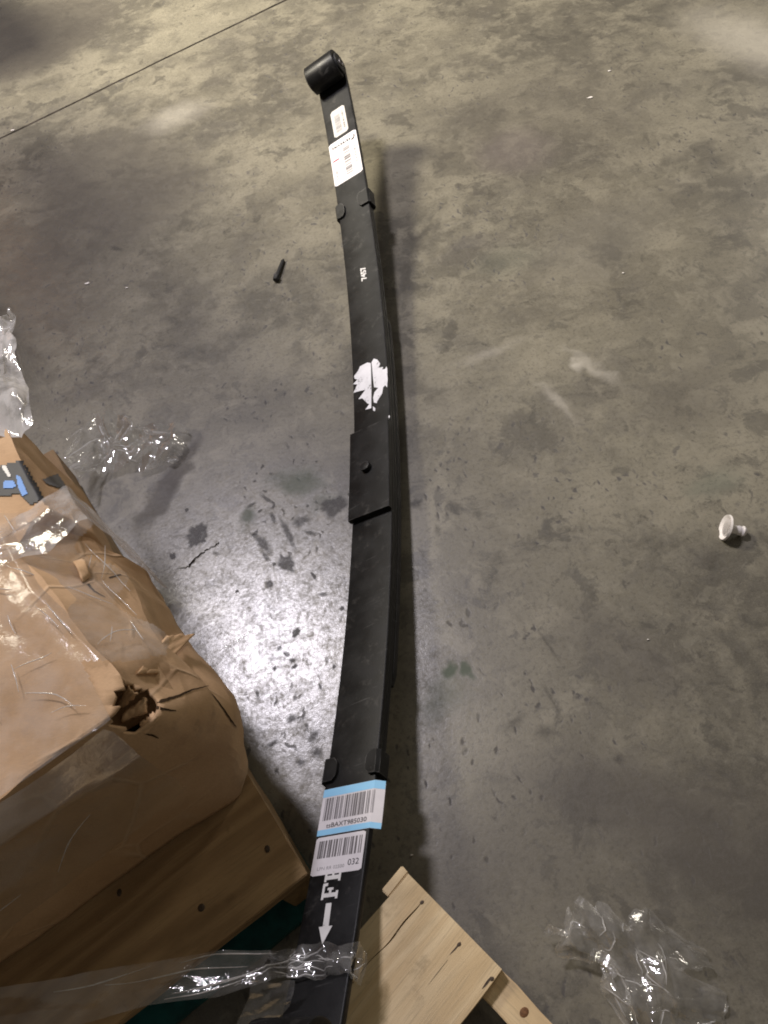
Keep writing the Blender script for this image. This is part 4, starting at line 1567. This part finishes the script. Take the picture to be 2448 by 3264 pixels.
scrap('torn clear film scrap trailing from the cartons across the floor',
      [[(190, 1440, 3.0), (300, 1330, 0.5), (350, 1310, 0.8), (430, 1350, 0.6), (520, 1345, 1.0), (600, 1370, 0.4)],
       [(215, 1475, 3.2), (310, 1400, 0.8), (370, 1390, 1.2), (440, 1390, 0.4), (530, 1385, 1.2), (590, 1410, 0.5)],
       [(235, 1500, 3.2), (330, 1450, 0.6), (400, 1440, 0.9), (450, 1430, 0.8), (530, 1430, 1.0), (575, 1450, 0.3)],
       [(260, 1530, 2.6), (330, 1510, 0.4), (390, 1500, 0.5), (440, 1500, 0.4), (500, 1490, 0.5), (550, 1490, 0.2)]],
      61, 0.0075, 0.02, MAT['film_scrap'], 20, strands=12)
scrap('crumpled clear film scrap lying on the floor beside the pine pallet',
      [[(1750, 2960, 0.3), (1790, 2880, 0.9), (1840, 2862, 0.7), (1920, 2885, 1.0), (2000, 2920, 0.8), (2090, 2880, 0.6), (2200, 2990, 0.2)],
       [(1765, 2995, 0.6), (1810, 2950, 1.4), (1880, 2940, 1.5), (1950, 2950, 1.4), (2030, 2970, 1.5), (2100, 2960, 0.9), (2260, 3050, 0.3)],
       [(1790, 3025, 0.5), (1850, 3010, 1.0), (1920, 3010, 1.5), (1990, 3030, 1.3), (2060, 3060, 1.5), (2130, 3060, 1.0), (2300, 3120, 0.3)],
       [(1930, 3060, 0.3), (1950, 3080, 0.8), (1970, 3110, 1.0), (2020, 3120, 1.1), (2070, 3140, 1.3), (2140, 3150, 0.8), (2320, 3200, 0.2)],
       [(1945, 3150, 0.3), (1965, 3170, 0.8), (1990, 3190, 1.0), (2040, 3200, 1.1), (2090, 3220, 1.1), (2160, 3240, 0.7), (2330, 3290, 0.2)],
       [(1990, 3260, 0.3), (2010, 3280, 0.6), (2040, 3300, 0.8), (2080, 3310, 0.8), (2120, 3310, 0.8), (2180, 3320, 0.5), (2340, 3350, 0.2)]],
      71, 0.0085, 0.026, MAT['film_scrap'], 24, (90, 80), strands=18)


# twisted strand of film on the floor next to the torn carton
V, Fc = [], []
a_, b_ = at(700, 2075, 0.004), at(795, 2012, 0.003)
for k in range(40):
    f = k / 39
    p = a_ + (b_ - a_) * f + np.array([0.003 * fbm(f * 4, 1.0), 0.003 * fbm(f * 4, 5.0), 0.0])
    an = f * 17
    r_ = 0.0028 * math.sin(math.pi * (0.08 + 0.86 * f))
    sd = np.cross(b_ - a_, [0, 0, 1.0])
    sd = sd / np.linalg.norm(sd)
    q = sd * math.cos(an) * r_ + np.array([0, 0, 1.0]) * math.sin(an) * r_
    V += [p + q, p - q]
Fc = [(2 * k, 2 * k + 1, 2 * k + 3, 2 * k + 2) for k in range(39)]
st_o = tag(link('film_strand', V, Fc, MAT['film_scrap'], None, 60), 'thin twisted strand of clear film on the floor beside the torn carton', 'film scrap')
floor_clamp(st_o, 0.0008)


# ------------------------------------------------------------------ small things on the floor
def lathe_between(name, p0, p1, prof, mat, parent=None, K=16, smooth=40):
    p0, p1 = np.array(p0), np.array(p1)
    ax = p1 - p0
    ln = np.linalg.norm(ax)
    ax = ax / ln
    s1 = np.cross(ax, [0, 0, 1.0])
    s1 /= np.linalg.norm(s1)
    s2 = np.cross(ax, s1)
    V, Fc = [], []
    for (f, r) in prof:
        for k in range(K):
            a = 2 * math.pi * k / K
            V.append(p0 + ax * ln * f + (s1 * math.cos(a) + s2 * math.sin(a)) * r)
    for i in range(len(prof) - 1):
        for k in range(K):
            Fc.append((i * K + k, i * K + (k + 1) % K, (i + 1) * K + (k + 1) % K, (i + 1) * K + k))
    Fc += [tuple(range(K)), tuple(range((len(prof) - 1) * K, len(prof) * K))]
    return link(name, V, Fc, mat, parent, smooth)


# black screw
h0, h1 = at(878, 893, 0.0072), at(904, 826, 0.0040)
SCREW = thing('screw', 'loose black screw lying on the floor by the leaf spring', 'screw', tuple(h0))
lathe_between('shank', h0, h1, [(0.12, 0.0042)] + [(0.14 + 0.78 * k / 24, 0.0042 if k % 2 else 0.0034) for k in range(25)] + [(1.0, 0.0012)], MAT['rubber'], SCREW)
lathe_between('head', h0, h1, [(0.0, 0.0050), (0.02, 0.0062), (0.10, 0.0066), (0.12, 0.0074), (0.15, 0.0074)], MAT['rubber'], SCREW, 6, 20)

# white plastic push clip: flared cup and barbed stem
c0, c1 = at(2310, 1680, 0.016), at(2378, 1696, 0.008)
PCL = thing('plastic_clip', 'small white plastic push clip with a flared cup on the bare floor', 'plastic clip', tuple(at(2335, 1688, 0)))
lathe_between('cup', c0, c1, [(0.10, 0.0185), (0.00, 0.0180), (0.12, 0.0120), (0.26, 0.0082), (0.34, 0.0066), (0.24, 0.0090), (0.10, 0.0160)], MAT['white_plastic'], PCL, 18, 50)
lathe_between('stem', c0, c1, [(0.20, 0.0070), (0.55, 0.0060), (0.64, 0.0070), (0.74, 0.0062), (0.84, 0.0078), (0.94, 0.0066), (1.0, 0.0040)], MAT['white_plastic'], PCL, 12, 40)

for k, (x, y, r) in enumerate(((278, 905, 0.0062), (404, 919, 0.003), (1880, 313, 0.007), (1942, 228, 0.005), (1985, 872, 0.003), (42, 416, 0.006), (1313, 2726, 0.002), (2065, 2040, 0.002))):
    p = at(x, y, 0.0)
    rr = random.Random(k)
    K = 7
    V = []
    a0 = rr.uniform(0, 3)
    ring = [(rr.uniform(.6, 1.1), a0 + 2 * math.pi * i / K) for i in range(K)]
    for z in (0.0004, 0.0016):
        V += [(p[0] + r * q * math.cos(a), p[1] + 0.5 * r * q * math.sin(a), z + 0.0006 * (i % 2)) for i, (q, a) in enumerate(ring)]
    Fc = [tuple(range(K)), tuple(range(K, 2 * K))] + [(i, (i + 1) % K, K + (i + 1) % K, K + i) for i in range(K)]
    tag(link('debris_chip', V, Fc, MAT['white_plastic']), 'tiny pale chip of debris on the concrete floor', 'debris', 'pale chips on the floor')
